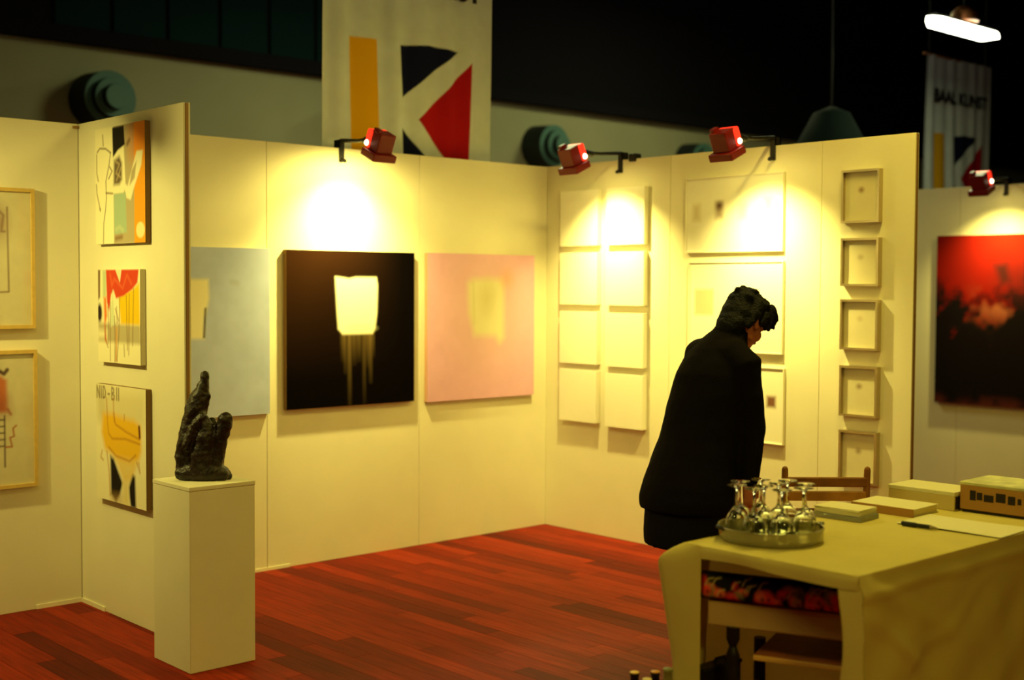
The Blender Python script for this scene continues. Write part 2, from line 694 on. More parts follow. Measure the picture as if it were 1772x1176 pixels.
tube_lamp(4.80, -0.48, 4.0, 'lit hanging tube lamp with dome for its ceiling glow near the smaller logo banner', col=TUBE_HALL, power=0.6)
tube_lamp(-1.2, -3.3, 4.2, 'added unseen tube lamp high over the cloth-covered table', power=2.0)  # unseen lamp added as ambient fill over table and booth
tube_lamp(-5.6, -3.6, 4.2, 'added unseen tube lamp high over the bay by the short partition wing')  # unseen lamp added as ambient fill for the left bay
tube_lamp(1.3, 1.9, 4.75, 'added unseen tube lamp between the large banner and the hall wall', col=TUBE_HALL, power=1.6)  # unseen lamp added to light the hall wall
tube_lamp(5.6, 2.3, 5.35, 'added unseen tube lamp in the hall behind the next booth', col=TUBE_HALL, power=1.6)  # unseen lamp added to brighten the right of the hall wall
tube_lamp(-4.6, -8.2, 4.2, 'added unseen tube lamp over the aisle in front of the booth', power=3.5, col=(1.0, 0.70, 0.04))  # unseen lamp added to lift the faces turned to the camera

# ---- clamp spots
M_red = mat('red_lamp_enamel', (0.17, 0.006, 0.008), 0.45, spec=0.4)
M_redglow = mat('red_glowing_vent', (0.5, 0.02, 0.01), 0.4, emit=(1.0, 0.03, 0.01), estr=1.5)
M_bulb = mat('halogen_bulb', (1, 1, 1), 0.3, emit=(1.0, 0.80, 0.52), estr=9.0)


def clamp_spot(label, clamp, out, reach, drop, rotz, power=1.0, tilt=25, cone=112, spill=0.1, turn=0):
    """rotz turns local -y (away from the wall) to the booth side; clamp = point on the wall top"""
    t = thing('clamp_spotlight', label, 'spotlight', clamp, rotz, 'red clamp spotlights on the partitions')
    # clamp over the panel edge
    bm = bmesh.new()
    bm_box(bm, -0.016, 0.016, -0.012, 0.050, 0.002, 0.05)
    bm_box(bm, -0.016, 0.016, -0.014, -0.001, -0.085, 0.05)
    bm_box(bm, -0.016, 0.016, 0.037, 0.050, -0.06, 0.05)
    bm_tube(bm, [(0, -0.01, -0.07), (0, -0.04, -0.08)], 0.012, 10)
    bm_obj('clamp', bm, M_dark, t)
    hx, hy, hz = 0, -reach, drop
    ar = tube('arm', [(0, 0.0, 0.045), (0, -reach * .45, 0.035 + drop * .3), (0, -reach + .05, 0.05 + drop)], [0.013, 0.011, 0.013], M_dark, t, 10)
    tube('knuckle', [(0, -reach * .62, 0.035 + drop * .5), (0, -reach + .03, 0.055 + drop)], 0.022, M_dark, ar, 10)
    # housing: axis tilted from straight down towards the wall
    a = math.radians(tilt)
    R = Matrix.Translation((hx, hy, hz)) @ Matrix.Rotation(math.radians(turn), 4, 'Z') @ Matrix.Rotation(a, 4, 'X')
    hb = bmesh.new()
    bm_box(hb, -0.058, 0.058, -0.052, 0.040, -0.03, 0.085, R, 0.006)
    bm_box(hb, -0.082, 0.082, -0.075, 0.062, -0.075, -0.030, R, 0.006)
    bm_box(hb, -0.062, -0.030, -0.03, 0.02, 0.083, 0.105, R, 0.004)
    hs = bm_obj('housing', hb, M_red, t)
    vb = bmesh.new()
    bm_box(vb, -0.064, 0.064, 0.022, 0.076, -0.026, 0.082, R, 0.010)
    bm_obj('glowing_vent', vb, M_redglow, hs)
    bb = bmesh.new()
    bm_tube(bb, [R @ Vector((-.060, .050, 0)), R @ Vector((-.03, .058, .004)), R @ Vector((.03, .058, .004)), R @ Vector((.060, .050, 0))], [.018, .022, .022, .018], 14)
    bm_obj('bulb', bb, M_bulb, hs, smooth=True)
    ld = bpy.data.lights.new('spot', 'SPOT')
    ld.energy = SPOT_W * power
    ld.color = HALOGEN
    ld.spot_size = math.radians(cone)
    ld.spot_blend = 1.0
    ld.shadow_soft_size = 0.035
    lo = link(bpy.data.objects.new('spot', ld), t)
    lo.matrix_local = R @ Matrix.Translation((0, -0.005, -0.085))
    # stray light of the wide reflector around the beam
    l2 = ld.copy()
    l2.energy = SPOT_W * spill
    l2.spot_size = math.radians(172)
    l2.spot_blend = 0.5
    lo2 = link(bpy.data.objects.new('stray', l2), t)
    lo2.matrix_local = R @ Matrix.Translation((0, -0.005, -0.086))
    return t


clamp_spot('red clamp spotlight above the black painting, arm reaching over the back partition', (-1.73, 0, PH), None, 0.40, -0.02, 0, spill=0.24)
clamp_spot('red clamp spotlight above the grid of white canvases', (0, -0.70, PH), None, 0.45, -0.03, -PI / 2, 1.0, cone=106, spill=0.03)
clamp_spot('red clamp spotlight above the white sheet with four small pictures', (0, -1.915, PH), None, 0.45, -0.03, -PI / 2, 1.0, cone=106, spill=0.03)
clamp_spot('red clamp spotlight above the red and black painting', (3.62, -1.52, PH), None, 0.42, -0.02, -PI / 2, 0.6, spill=0.02)
clamp_spot('red clamp spotlight above the light wood framed drawings', (-4.55, 0, PH), None, 0.60, -0.02, 0, 0.15, tilt=26, cone=125, spill=0.04)
clamp_spot('added unseen red clamp spotlight turned towards the canvases on the short wing', (-4.95, 0, PH), None, 0.55, -0.02, 0, 0.62, tilt=50, cone=126, turn=-96, spill=0.0)  # unseen spot added to brighten the wing
bx_ = box('cable_clip', -0.016, 0.05, -0.835, -0.775, 2.482, 2.535, M_dark, None, 0.008)
tag(bx_, 'small black cable clip on top of the partition beside a red spotlight', 'clip')

# ================================================================== BANNERS
YEL, NAV, RED = (0.70, 0.36, 0.008), (0.006, 0.008, 0.030), (0.38, 0.008, 0.012)
M_letter = mat('banner_lettering', (0.008, 0.008, 0.016), 0.8)


def banner(x0, x1, y, ztop, zbot, zref, label):
    """zref = height of the bar's top"""
    W_, H_ = x1 - x0, ztop - zbot
    A = Art(W_, H_, (0.60, 0.65, 0.66), 0.0075)
    A.noise(0.05, 0.12, 5)
    zz = lambda z: (ztop - (zref + z)) / H_
    A.poly([(.150, zz(0)), (.305, zz(.005)), (.325, zz(-.95)), (.165, zz(-.95))], YEL)
    A.poly([(.433, zz(-.012)), (.60, zz(.012)), (.785, zz(-.002)), (.64, zz(-.14)), (.447, zz(-.342))], NAV)
    A.poly([(.868, zz(-.06)), (.535, zz(-.475)), (.845, zz(-.95))], RED)
    A.poly([(.442, zz(-.54)), (.74, zz(-.93)), (.45, zz(-.93))], NAV)
    shp = lambda u, v: 0.012 * np.sin(u * 41 + np.sin(v * 3) * .8) * (0.35 + .65 * np.sin(u * 9 + 1) ** 2) + 0.02 * np.sin(u * 5.2 + v * 1.5)
    t = thing('hanging_banner', label, 'banner', ((x0 + x1) / 2, y, zbot), 0, 'logo banners hung over the booths')
    mesh_obj('cloth', A.mesh('cloth', shp), paint_mat('paint0.90', 0.9, 0.1), t, smooth=True)
    tube('pole', [(-W_ / 2 - .03, 0.02, H_), (W_ / 2 + .03, 0.02, H_)], 0.014, M_copper, t, 10)
    for s in (-1, 1):
        tube('cord', [(s * W_ / 2 * .9, 0.02, H_), (s * W_ / 2 * .9, 0.02, 6.3 - zbot)], 0.003, M_dark, t, 6)
    cu = bpy.data.curves.new('lettering', 'FONT')
    cu.body = 'BAAL KUNST'
    cu.size = 0.185
    cu.offset = 0.006
    cu.extrude = 0.002
    tmp = link(bpy.data.objects.new('tmp', cu))
    me = bpy.data.meshes.new_from_object(tmp.evaluated_get(bpy.context.evaluated_depsgraph_get()))
    bpy.data.objects.remove(tmp)
    xs = [v.co.x for v in me.vertices]
    k = W_ * 0.84 / (max(xs) - min(xs))
    Mx = Matrix.Rotation(PI / 2, 4, 'X') @ Matrix.Diagonal((k, 1, 1, 1))
    me.transform(Matrix.Translation((-W_ * .42, -0.035, zref + .34 - zbot)) @ Mx @ Matrix.Translation((-min(xs), 0, 0)))
    me.materials.clear()
    mesh_obj('lettering', me, M_letter, t)
    return t


banner(-1.749, -0.402, 0.15, 4.12, 2.15, 3.222, 'large white logo banner hanging behind the partition with the black painting')
banner(6.53, 7.90, 0.88, 4.21, 2.2, 3.375, 'small far white logo banner hanging behind the next booth')

# ================================================================== AIR VENTS, PENDANT
M_drum = mat('shaded_drum', (0.012, 0.016, 0.016), 0.7)  # shade on the drum sides put into the colour as black
M_vent = mat('vent_teal', (0.10, 0.22, 0.18), 0.5)
VENTS = [(-1.01, 'above the short partition wing'),
         (1.80, 'half hidden behind the large logo banner'),
         (4.62, 'beside the large logo banner, above the booth corner'),
         (7.44, 'barely rising over the partition with the white canvases')]
for x, lb in VENTS:
    t = thing('air_vent', 'round stepped teal air vent ' + lb, 'vent', (x, HY, 3.36), 0, 'round vents along the hall wall')
    Rx = Matrix.Rotation(PI / 2, 4, 'X')   # local z -> -y
    for nm_, r0, r1, d0, d1 in (('outer', .262, .245, 0.0, .31), ('middle', .185, .178, .30, .385), ('front', .118, .112, .38, .46)):
        dr = lathe(nm_ + '_drum', [(r0, d0), (r1, d1)], M_drum, t, 40, Rx, cap=False)
        ri = {'outer': .172, 'middle': .105, 'front': 0.0}[nm_]
        lathe(nm_ + '_ring', [(r1, d1), (r1 + .003, d1 + .004), (r1 - .004, d1 + .010), (ri, d1 + .008)], M_vent, dr, 40, Rx, cap=False)
t = thing('pendant_shade', 'dark teal hanging lamp shade dimly seen over the partition', 'lamp', (4.25, 0.55, 2.86), 0)
lathe('shade', [(0.42, 0.0), (0.40, 0.03), (0.17, 0.46), (0.07, 0.50), (0.03, 0.52)], mat('shade_teal', (0.0015, 0.006, 0.005), 0.9, spec=.1), t, 32)
tube('cord', [(0, 0, 0.5), (0, 0, 6.3 - 2.86)], 0.008, M_dark, t, 8)

# ================================================================== ARTWORKS
M_cedge = mat('canvas_edge', (0.62, 0.55, 0.38), 0.8)
M_bedge = mat('canvas_edge_brown', (0.20, 0.11, 0.035), 0.8)
M_pale = mat('white_canvas_edge', (0.82, 0.78, 0.64), 0.8)
CREAM = (0.83, 0.77, 0.55)
WHITE = (0.86, 0.83, 0.72)

# -- back partition: three square paintings
A = Art(0.95, 0.955, (0.45, 0.51, 0.80))
A.noise(0.05, 0.10, 2)
A.poly([(.13, .185), (.585, .187), (.59, .30), (.56, .42), (.555, .535), (.15, .53)], CREAM, 0.012)
A.stroke([(.565, .36), (.555, .525)], (.06, .04, .03), 0.006, 0.006)
A.stroke([(.74, .2), (.78, .21)], (.3, .3, .35), 0.006, 0.02, .5)
canvas('abstract_painting', 'pale blue-grey square painting with a cream patch, partly behind the short wing', 'painting', A, (-2.725, 0, 0.925), 0, 0.03, M_cedge, 'three large square paintings')
A = Art(0.945, 0.94, (0.002, 0.001, 0.001), 0.0055)
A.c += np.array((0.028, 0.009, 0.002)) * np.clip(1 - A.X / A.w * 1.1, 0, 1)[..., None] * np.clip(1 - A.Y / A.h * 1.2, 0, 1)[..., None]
for u, v1, wd, al in ((.415, .70, .010, .35), (.435, .78, .007, .5), (.47, .99, .009, .6), (.505, .72, .02, .35), (.545, .70, .016, .4),
                      (.585, .98, .007, .4), (.61, .74, .012, .4), (.635, .85, .008, .6), (.655, .68, .009, .4)):
    A.stroke([(u, .5), (u + .006, v1)], (.34, .22, .07), wd * .75, 0.016, al, fade=.85)
A.poly([(.362, .165), (.41, .17), (.47, .178), (.52, .168), (.685, .168), (.695, .22), (.69, .40), (.675, .50), (.655, .535), (.42, .535), (.385, .50), (.375, .38)], (.85, .80, .60), 0.010)
A.ell((.56, .50), (.11, .03), (.70, .66, .42), .4, .5)
canvas('abstract_painting', 'black square painting with a cream block dripping thin lines', 'painting', A, (-1.667, 0, 0.938), 0, 0.035, M_bedge, 'three large square paintings', rough=0.8)
A = Art(0.938, 0.957, (0.72, 0.40, 0.60))
A.noise(0.035, 0.12, 4)
A.ell((.54, .40), (.26, .30), (.76, .50, .52), .9, .6)
A.poly([(.36, .20), (.42, .17), (.68, .17), (.70, .22), (.70, .58), (.66, .62), (.62, .57), (.42, .56), (.37, .40)], (.74, .70, .46), 0.03, .95)
A.stroke([(.41, .2), (.42, .48)], (.62, .56, .32), 0.008, 0.012, .6)
A.ell((.54, .30), (.05, .09), (.60, .54, .26), 1.0, .6)
A.ell((.73, .17), (.05, .05), (.74, .38, .22), 1.0, .6)
canvas('abstract_painting', 'pink square painting with a soft pale green-cream patch', 'painting', A, (-0.615, 0, 0.924), 0, 0.03, mat('pink_edge', (.55, .3, .2), .8), 'three large square paintings')

# -- wing: three small canvases
DK = (0.05, 0.025, 0.02)
A = Art(0.54, 0.575, CREAM, 0.0042)
A.poly([(0.38, 0), (1, 0), (1, 1), (0.38, 1)], (0.44, 0.36, 0.23), 0.004)
A.poly([(.79, -.01), (1.01, -.01), (1.01, 1.01), (.79, 1.01)], (0.80, 0.33, 0.02), 0.004)
A.poly([(.79, -.01), (1.01, -.01), (1.01, .18), (.79, .22)], (0.78, 0.20, 0.03), 0.10, .9)
A.poly([(.36, .01), (.59, .01), (.61, .17), (.47, .21), (.37, .28)], (0.008, 0.006, 0.006))
A.poly([(.36, .27), (.47, .21), (.59, .18), (.62, .50), (.66, .52), (.84, .24), (.96, .24), (.93, .36), (.78, .55), (.72, .64), (.64, .62), (.60, .55), (.58, .58), (.37, .58)], CREAM, 0.006)
A.poly([(.74, .40), (.84, .32), (.80, .46), (.70, .52)], (0.44, 0.36, 0.23), 0.006)
A.poly([(.39, .29), (.50, .26), (.55, .32), (.55, .46), (.50, .50), (.38, .50)], (.09, .05, .03), 0.012, .92)
for p in (((.42, .3), (.5, .33), (.43, .4), (.52, .44)), ((.44, .46), (.5, .4), (.53, .36))):
    A.stroke(p, (.5, .4, .25), 0.004, 0.006, .8)
A.poly([(.38, .575), (.62, .575), (.64, .91), (.39, .92)], (0.36, 0.47, 0.36), 0.006)
A.stroke([(.42, .88), (.5, .86), (.56, .89)], (.55, .6, .4), 0.008, 0.01, .7)
A.stroke([(.42, .955), (.54, .945)], (.2, .1, .05), 0.010, 0.010, .8)
A.ell((.905, .895), (.082, .066), (.80, .70, .38), .12)
A.stroke([(.66, .17), (.70, .14)], DK, 0.009, 0.01, .7)
for p in (((.16, .06), (.17, .15)), ((.04, .20), (.10, .17), (.22, .18), (.32, .22)), ((.03, .22), (.03, .38), (.06, .45)), ((.32, .22), (.29, .32), (.24, .42), (.22, .46)),
          ((.02, .48), (.03, .56), (.08, .66), (.09, .70)), ((.22, .47), (.23, .6), (.21, .7), (.17, .82), (.16, .99)), ((.22, .56), (.36, .57)), ((.3, .34), (.35, .38), (.28, .44)), ((.10, .69), (.1, .71))):
    A.stroke(p, (.14, .08, .04), 0.0042, 0.004, .85)
canvas('small_canvas', 'small canvas with a line-drawn figure, orange strip and green block, topmost on the wing', 'painting', A, (-3.374, -0.535, 1.87), -PI / 2, 0.028, M_bedge, 'three canvases on the short wing')

A = Art(0.463, 0.462, CREAM, 0.0042)
A.poly([(0, .58), (1, .58), (1, .78), (0, .78)], (.47, .40, .26), 0.012)
A.poly([(0, .66), (.22, .66), (.22, .74), (0, .74)], CREAM, 0.02)
A.poly([(.11, 0), (.22, 0), (.2, .3), (.12, .3)], (.5, .55, .36), 0.012)
A.poly([(0, 0), (.06, 0), (.05, .3), (.0, .34)], (.16, .08, .03), 0.008)
A.ell((.035, .47), (.06, .10), (.03, .015, .012), .3)
A.poly([(.50, .29), (.85, .20), (.98, .14), (.99, .58), (.55, .58)], (.80, .52, .01), 0.010)
A.poly([(.20, 0), (.43, 0), (.53, .13), (.57, 0), (.97, 0), (.94, .14), (.82, .21), (.62, .28), (.44, .31), (.38, .22), (.32, .27), (.27, .45), (.22, .35)], (.60, .055, .02), 0.006)
A.stroke([(.3, .05), (.34, .18), (.4, .1), (.6, .2), (.7, .06), (.8, .15)], (.75, .2, .08), 0.005, 0.008, .5)
A.poly([(.43, 0), (.57, 0), (.53, .13)], (.66, .66, .46), 0.006)
A.poly([(.36, .22), (.41, .58), (.29, .62), (.31, .42)], (.62, .66, .46), 0.008)
A.poly([(.14, .3), (.2, .3), (.22, .5), (.17, .6), (.21, .8), (.16, .76)], (.72, .20, .03), 0.010)
A.poly([(.43, .62), (.46, .62), (.45, .98), (.41, .98)], (.62, .32, .10), 0.008)
for p in (((.17, .6), (.17, .75), (.24, .84)), ((.24, .4), (.26, .6), (.24, .8)), ((.3, .35), (.29, .98)), ((.4, .5), (.41, .7), (.4, .99)), ((.45, .4), (.46, .57)),
          ((.53, .3), (.5, .7), (.45, .98)), ((.68, .28), (.7, .85)), ((.75, .26), (.73, .9)), ((.85, .2), (.82, .8)), ((.62, .8), (.63, .92)), ((.42, .42), (.5, .55))):
    A.stroke(p, (.20, .09, .03), 0.0032, 0.004, .85)
canvas('small_canvas', 'small canvas with a bright red shape dripping over yellow, middle one on the wing', 'painting', A, (-3.374, -0.515, 1.282), -PI / 2, 0.028, M_cedge, 'three canvases on the short wing')

A = Art(0.545, 0.58, CREAM, 0.0042)
A.poly([(.02, .02), (1, .02), (1, .3), (.7, .36), (.1, .3)], (.66, .58, .34), 0.05, .8)
A.poly([(0, .07), (.14, .1), (.2, .3), (.05, .3)], (.52, .45, .26), 0.05, .6)
L = (.13, .08, .04)
for p in (((.02, .12), (.02, .02), (.075, .12), (.075, .02)), ((.11, .02), (.112, .12)), ((.15, .02), (.15, .12), (.19, .11), (.20, .07), (.18, .025), (.15, .02)), ((.25, .08), (.28, .08)),
          ((.33, .02), (.37, .03), (.37, .06), (.335, .07), (.38, .09), (.375, .12), (.33, .12), (.33, .02)), ((.43, .02), (.43, .12)), ((.47, .02), (.47, .12))):
    A.stroke(p, L, 0.0048, 0.004, .85)
A.poly([(.14, .25), (.35, .24), (.56, .26), (.78, .27), (.90, .31), (.91, .52), (.86, .60), (.80, .63), (.72, .76), (.58, .80), (.46, .66), (.34, .60), (.18, .56), (.11, .42)], (.80, .47, .02), 0.02)
A.poly([(.42, .62), (.82, .62), (.72, .76), (.58, .80)], (.76, .58, .22), 0.03)
A.poly([(.29, .61), (.36, .63), (.46, .74), (.54, .82), (.48, .93), (.40, 1.0), (.30, .94)], (.010, .007, .006), 0.012)
A.poly([(.66, .84), (.74, .73), (.785, .74), (.80, 1.01), (.70, 1.01), (.67, .92)], (.010, .007, .006), 0.012)
A.poly([(.54, .80), (.65, .80), (.66, 1.01), (.55, 1.01)], (.74, .62, .30), 0.02)
A.poly([(.30, .94), (.52, .93), (.52, 1.01), (.30, 1.0)], (.45, .27, .10), 0.03, .6)
for p in (((.22, .12), (.24, .34), (.26, .42), (.33, .46), (.6, .44), (.88, .46)), ((.36, .12), (.37, .26), (.40, .33), (.62, .38), (.88, .42)), ((.26, .54), (.40, .60), (.68, .62), (.80, .56)),
          ((.58, .24), (.58, .28)), ((.37, .24), (.38, .31)), ((.12, .58), (.09, .64), (.14, .66)), ((.22, .58), (.26, .74), (.28, .95)), ((.82, .62), (.88, .70), (.86, .62))):
    A.stroke(p, (.45, .18, .02), 0.0048, 0.006, .75)
A.stroke([(.87, .32), (.88, .40)], (.12, .03, .01), 0.010, 0.006)
canvas('small_canvas', 'small canvas with a yellow mass above two black patches, lowest on the wing', 'painting', A, (-3.374, -0.528, 0.59), -PI / 2, 0.03, M_bedge, 'three canvases on the short wing')

# -- two framed drawings on the back partition left of the wing
M_pine = mat('light_wood_frame', (0.62, 0.42, 0.12), 0.45, var=0.08, vscale=30)
PAPER = (0.64, 0.58, 0.40)
A = Art(0.56, 0.705, PAPER, 0.005)
A.noise(0.04, 0.06, 3)
A.stroke([(.775, .12), (.785, .75), (.55, .76), (.3, .75)], (.16, .08, .05), 0.004, 0.004, .9)
A.ell((.71, .24), (.07, .10), (.33, .20, .14), .9, .7)
A.stroke([(.66, .12), (.74, .18), (.72, .3), (.75, .3)], (.22, .12, .1), 0.006, 0.006, .8)
A.stroke([(.3, .2), (.35, .5), (.5, .4), (.6, .6)], (.2, .1, .07), 0.005, 0.006, .8)
framed('framed_drawing', 'light wood framed drawing with a thin dark right-angled line, hung above another', 'picture', A, (-3.900, 0, 1.445), 0, 0, 0.032, 0.018, M_pine, 'two framed drawings beside the wing', 0.012)
A = Art(0.56, 0.695, PAPER, 0.005)
A.noise(0.04, 0.06, 9)
A.poly([(.3, .17), (.66, .15), (.745, .20), (.75, .44), (.3, .45)], (.55, .12, .03), 0.012, .9)
A.poly([(.3, .32), (.74, .34), (.75, .46), (.3, .46)], (.30, .07, .04), 0.05, .7)
A.stroke([(.68, .13), (.72, .15), (.75, .12)], (.08, .04, .03), 0.010, 0.006)
A.stroke([(.72, .47), (.72, .86)], (.1, .06, .05), 0.004, 0.004)
for k in range(5):
    A.stroke([(.3, .49 + k * .055), (.72, .50 + k * .05)], (.1, .06, .05), 0.004, 0.004)
A.stroke([(.73, .71), (.79, .71), (.77, .64), (.81, .63), (.80, .57), (.83, .55)], (.4, .12, .04), 0.0045, 0.004)
A.stroke([(.75, .42), (.78, .46)], (.35, .1, .05), 0.006, 0.006)
framed('framed_drawing', 'light wood framed drawing with a red block over dark ladder lines, hung below another', 'picture', A, (-3.895, 0, 0.641), 0, 0, 0.032, 0.018, M_pine, 'two framed drawings beside the wing', 0.012)

# -- right partition: grid of eight blank white canvases
rows = ['top row', 'second row', 'third row', 'bottom row']
zs = [1.945, 1.549, 1.150, 0.757]
for r in range(4):
    for c, (yc, wd) in enumerate(((-0.352, 0.352), (-0.776, 0.335))):
        h_ = (0.372, 0.352, 0.354, 0.352)[r]
        A = Art(wd, h_, (0.86, 0.83, 0.70), 0.02)
        A.noise(0.01, 0.1, r * 2 + c)
        dz = (0.0, 0.0, -0.004, -0.010)[r] if c else 0
        canvas('white_canvas', 'blank white canvas in the %s, column %s' % (rows[r], ('by the booth corner', 'beside the mounted sheets')[c]),
               'painting', A, (0, yc, zs[r] + dz), -PI / 2, 0.04, M_pale, 'eight blank white canvases')

# -- three wide white sheets with small pictures
A = Art(0.735, 0.46, WHITE, 0.006)
for u, v, cc, a in ((.11, .46, (.50, .40, .18), .75), (.355, .44, (.22, .10, .03), .9), (.60, .46, (.60, .54, .34), .7), (.86, .42, (.62, .46, .20), .75)):
    wq, hq = .04, .11
    A.poly([(u - wq, v - hq), (u + wq, v - hq), (u + wq, v + hq), (u - wq, v + hq)], cc, 0.02, a * .75)
A.ell((.355, .38), (.03, .05), (.10, .04, .02), .8, .9)
framed('mounted_sheet', 'wide white mounted sheet with four tiny pictures in a row', 'picture', A, (0, -1.634, 1.883), -PI / 2, 0, 0.022, 0.006, M_pale, 'three wide white mounted sheets', 0.006, False)
A = Art(0.71, 0.545, WHITE, 0.006)
A.poly([(.06, .30), (.27, .30), (.27, .60), (.06, .60)], (.52, .46, .28), 0.012, .85)
A.poly([(.55, .30), (.76, .30), (.76, .60), (.55, .60)], (.55, .48, .30), 0.012, .8)
framed('mounted_sheet', 'wide white mounted sheet with a grey square, middle one behind the visitor', 'picture', A, (0, -1.652, 1.280), -PI / 2, 0, 0.022, 0.006, M_pale, 'three wide white mounted sheets', 0.006, False)
A = Art(0.71, 0.45, WHITE, 0.006)
A.poly([(.835, .37), (.925, .37), (.925, .52), (.835, .52)], (.17, .05, .015), 0.012, .95)
A.poly([(.15, .37), (.24, .37), (.24, .52), (.15, .52)], (.2, .1, .05), 0.012, .9)
framed('mounted_sheet', 'wide white mounted sheet with a tiny dark red square, lowest behind the visitor', 'picture', A, (0, -1.667, 0.750), -PI / 2, 0, 0.022, 0.006, M_pale, 'three wide white mounted sheets', 0.006, False)

# -- five small silver box frames in a column
M_silv = mat('silver_frame', (0.60, 0.50, 0.34), 0.28, metal=1.0)
nm = ['topmost', 'second from the top', 'middle one', 'fourth from the top', 'lowest']
for k, (z0, z1) in enumerate(((2.030, 2.322), (1.681, 1.947), (1.328, 1.608), (0.958, 1.239), (0.586, 0.879))):
    A = Art(0.238, z1 - z0, (0.70, 0.64, 0.44), 0.004)
    A.noise(0.02, 0.05, k)
    A.ell((.48, .37 + .02 * (k % 2)), (.07, .05), (.22, .10, .03), .9, (.9, .45, .35, .8, .75)[k])
    framed('framed_miniature', 'small silver box frame with a tiny brown mark, %s of the column' % nm[k], 'picture', A, (0, -2.523 - .002 * k, z0), -PI / 2, 0, 0.04, 0.013, M_silv, 'five small box frames in a column', 0.022)

# -- red and black painting in the next booth
A = Art(1.45, 1.375, (0.008, 0.005, 0.006), 0.010)
f1 = A.field(0.16, 21)
f2 = A.field(0.05, 22)
vv = A.Y / A.h
uu = A.X / A.w
top = np.clip((0.40 + 0.10 * np.sin(uu * 4 + .4) + f1 * .22 + f2 * .08 - vv) / 0.16, 0, 1)
A.mixin(top, (0.20, 0.006, 0.004))
A.mixin(np.clip(top * (0.6 - np.abs(uu - .55)) * 1.5 * np.clip(.5 - vv, 0, 1) * 1.6, 0, .8), (0.38, 0.018, 0.007))
A.mixin(np.clip((f1 * 1.4 + .05), 0, .5) * np.exp(-((vv - .42) / .08) ** 2) * np.exp(-((uu - .42) / .2) ** 2) * 2, (.34, .10, .05))
A.poly([(.35, .18), (.42, .17), (.44, .27), (.39, .29)], (.03, .012, .012), 0.03, .9)
A.ell((.52, .26), (.12, .10), (.10, .012, .012), .9, .6)
A.mixin(np.clip((vv - .93) / .06, 0, 1) * np.clip(.5 + f1 * 2, 0, 1) * .5, (.16, .03, .02))
canvas('abstract_painting', 'large painting of glowing red over black in the next booth', 'painting', A, (3.62, -1.675, 0.728), -PI / 2, 0.045, mat('dark_red_edge', (.16, .04, .02), .7), None, rough=0.8)

# ================================================================== PLINTH AND SCULPTURE
M_plinth = mat('plinth_paint', (0.78, 0.73, 0.56), 0.7, var=0.03, vscale=4, bump=0.04)
pl = thing('plinth', 'tall cream square plinth at the end of the short wing', 'plinth', (-3.41, -1.364, 0))
box('body', -0.16, 0.16, -0.166, 0.166, 0, 0.788, M_plinth, pl, 0.003)
box('top_board', -0.162, 0.162, -0.168, 0.168, 0.788, 0.806, M_plinth, pl, 0.002)

sc = thing('sculpture', 'rough dark bronze sculpture of upright finger-like forms on the plinth', 'sculpture', (-3.41, -1.364, 0.806))
sx = Vector((RGT.x, RGT.y, 0)).normalized()
sd = Vector((FWD.x, FWD.y, 0)).normalized()
KS = 5.9 / 2226 / 5.6


def sp(zx, zy, dep=0.0):
    return sx * ((zx - 335) * KS) + sd * dep + Vector((0, 0, (1075 - zy) * KS))


bm = bmesh.new()


def stb(lst):
    bm_tube(bm, [sp(a, b_, d) for a, b_, r, d in lst], [r * KS for a, b_, r, d in lst], 16)


stb([(165, 985, 88, 0), (140, 850, 82, 0), (180, 720, 95, 0), (225, 560, 105, .01), (265, 400, 108, .01), (300, 280, 92, .01), (325, 200, 62, .01), (343, 130, 42, .01), (344, 86, 40, .01)])
stb([(370, 270, 34, .0), (350, 360, 40, .0)])
stb([(300, 985, 88, -.02), (330, 820, 110, -.025), (360, 660, 95, -.025), (375, 540, 60, -.025), (365, 490, 42, -.025)])
stb([(190, 745, 34, -.055), (240, 620, 34, -.05), (290, 520, 34, -.045), (345, 465, 34, -.035)])
stb([(420, 985, 95, .0), (445, 820, 92, .0), (485, 680, 78, -.01), (530, 560, 74, -.01), (546, 490, 70, -.01)])
stb([(520, 985, 50, .01), (555, 1030, 42, .01)])
stb([(410, 520, 40, .02), (420, 640, 70, .02)])
stb([(150, 1000, 80, -.01), (230, 1000, 90, -.015), (330, 1000, 95, -.02), (450, 1000, 92, -.015), (500, 1010, 80, -.01)])
for v in bm.verts:
    if v.co.z < 0.004:
        v.co.z = 0.004
me = fuse(bm, 0.006, 3, .5, 0.012, 0.03)
zmin = min(v.co.z for v in me.vertices)
for v in me.vertices:
    v.co.z = max(0.0, v.co.z - zmin - 0.004)
mesh_obj('cast_form', me, mat('dark_bronze', (0.013, 0.006, 0.005), 0.45, spec=0.5, var=0.5, vscale=30, bump=0.5, bscale=60), sc, smooth=True)

# ================================================================== VISITOR
PHI = math.radians(30)
PT = 5.62
base = CAM + ray(1230, 700) * PT
base.z = 0
sxh, sdh = sx, sd
fdir = sxh * math.cos(PHI) + sdh * math.sin(PHI)
prot = math.atan2(fdir.y, fdir.x)
pers = thing('person', 'visitor with short dark hair in a black jacket and skirt, bent forward looking down', 'person', base, prot)

M_skin = mat('skin', (0.48, 0.16, 0.09), 0.55, var=0.08, vscale=25)
M_cloth = mat('black_wool', (0.006, 0.005, 0.006), 0.95, spec=0.08, bump=0.3, bscale=160)
M_skirt = mat('black_skirt', (0.007, 0.006, 0.008), 0.95, spec=0.08)
M_hair = mat('dark_hair', (0.005, 0.006, 0.011), 0.7, spec=0.2, bump=0.8, bscale=120)

HC = Vector((0.185, 0.0, 1.520))
HM = Matrix.Translation(HC) @ Matrix.Rotation(math.radians(14), 4, 'Z') @ Matrix.Rotation(math.radians(36), 4, 'Y')


def hp(x, y, z):
    return HM @ Vector((x, y, z))


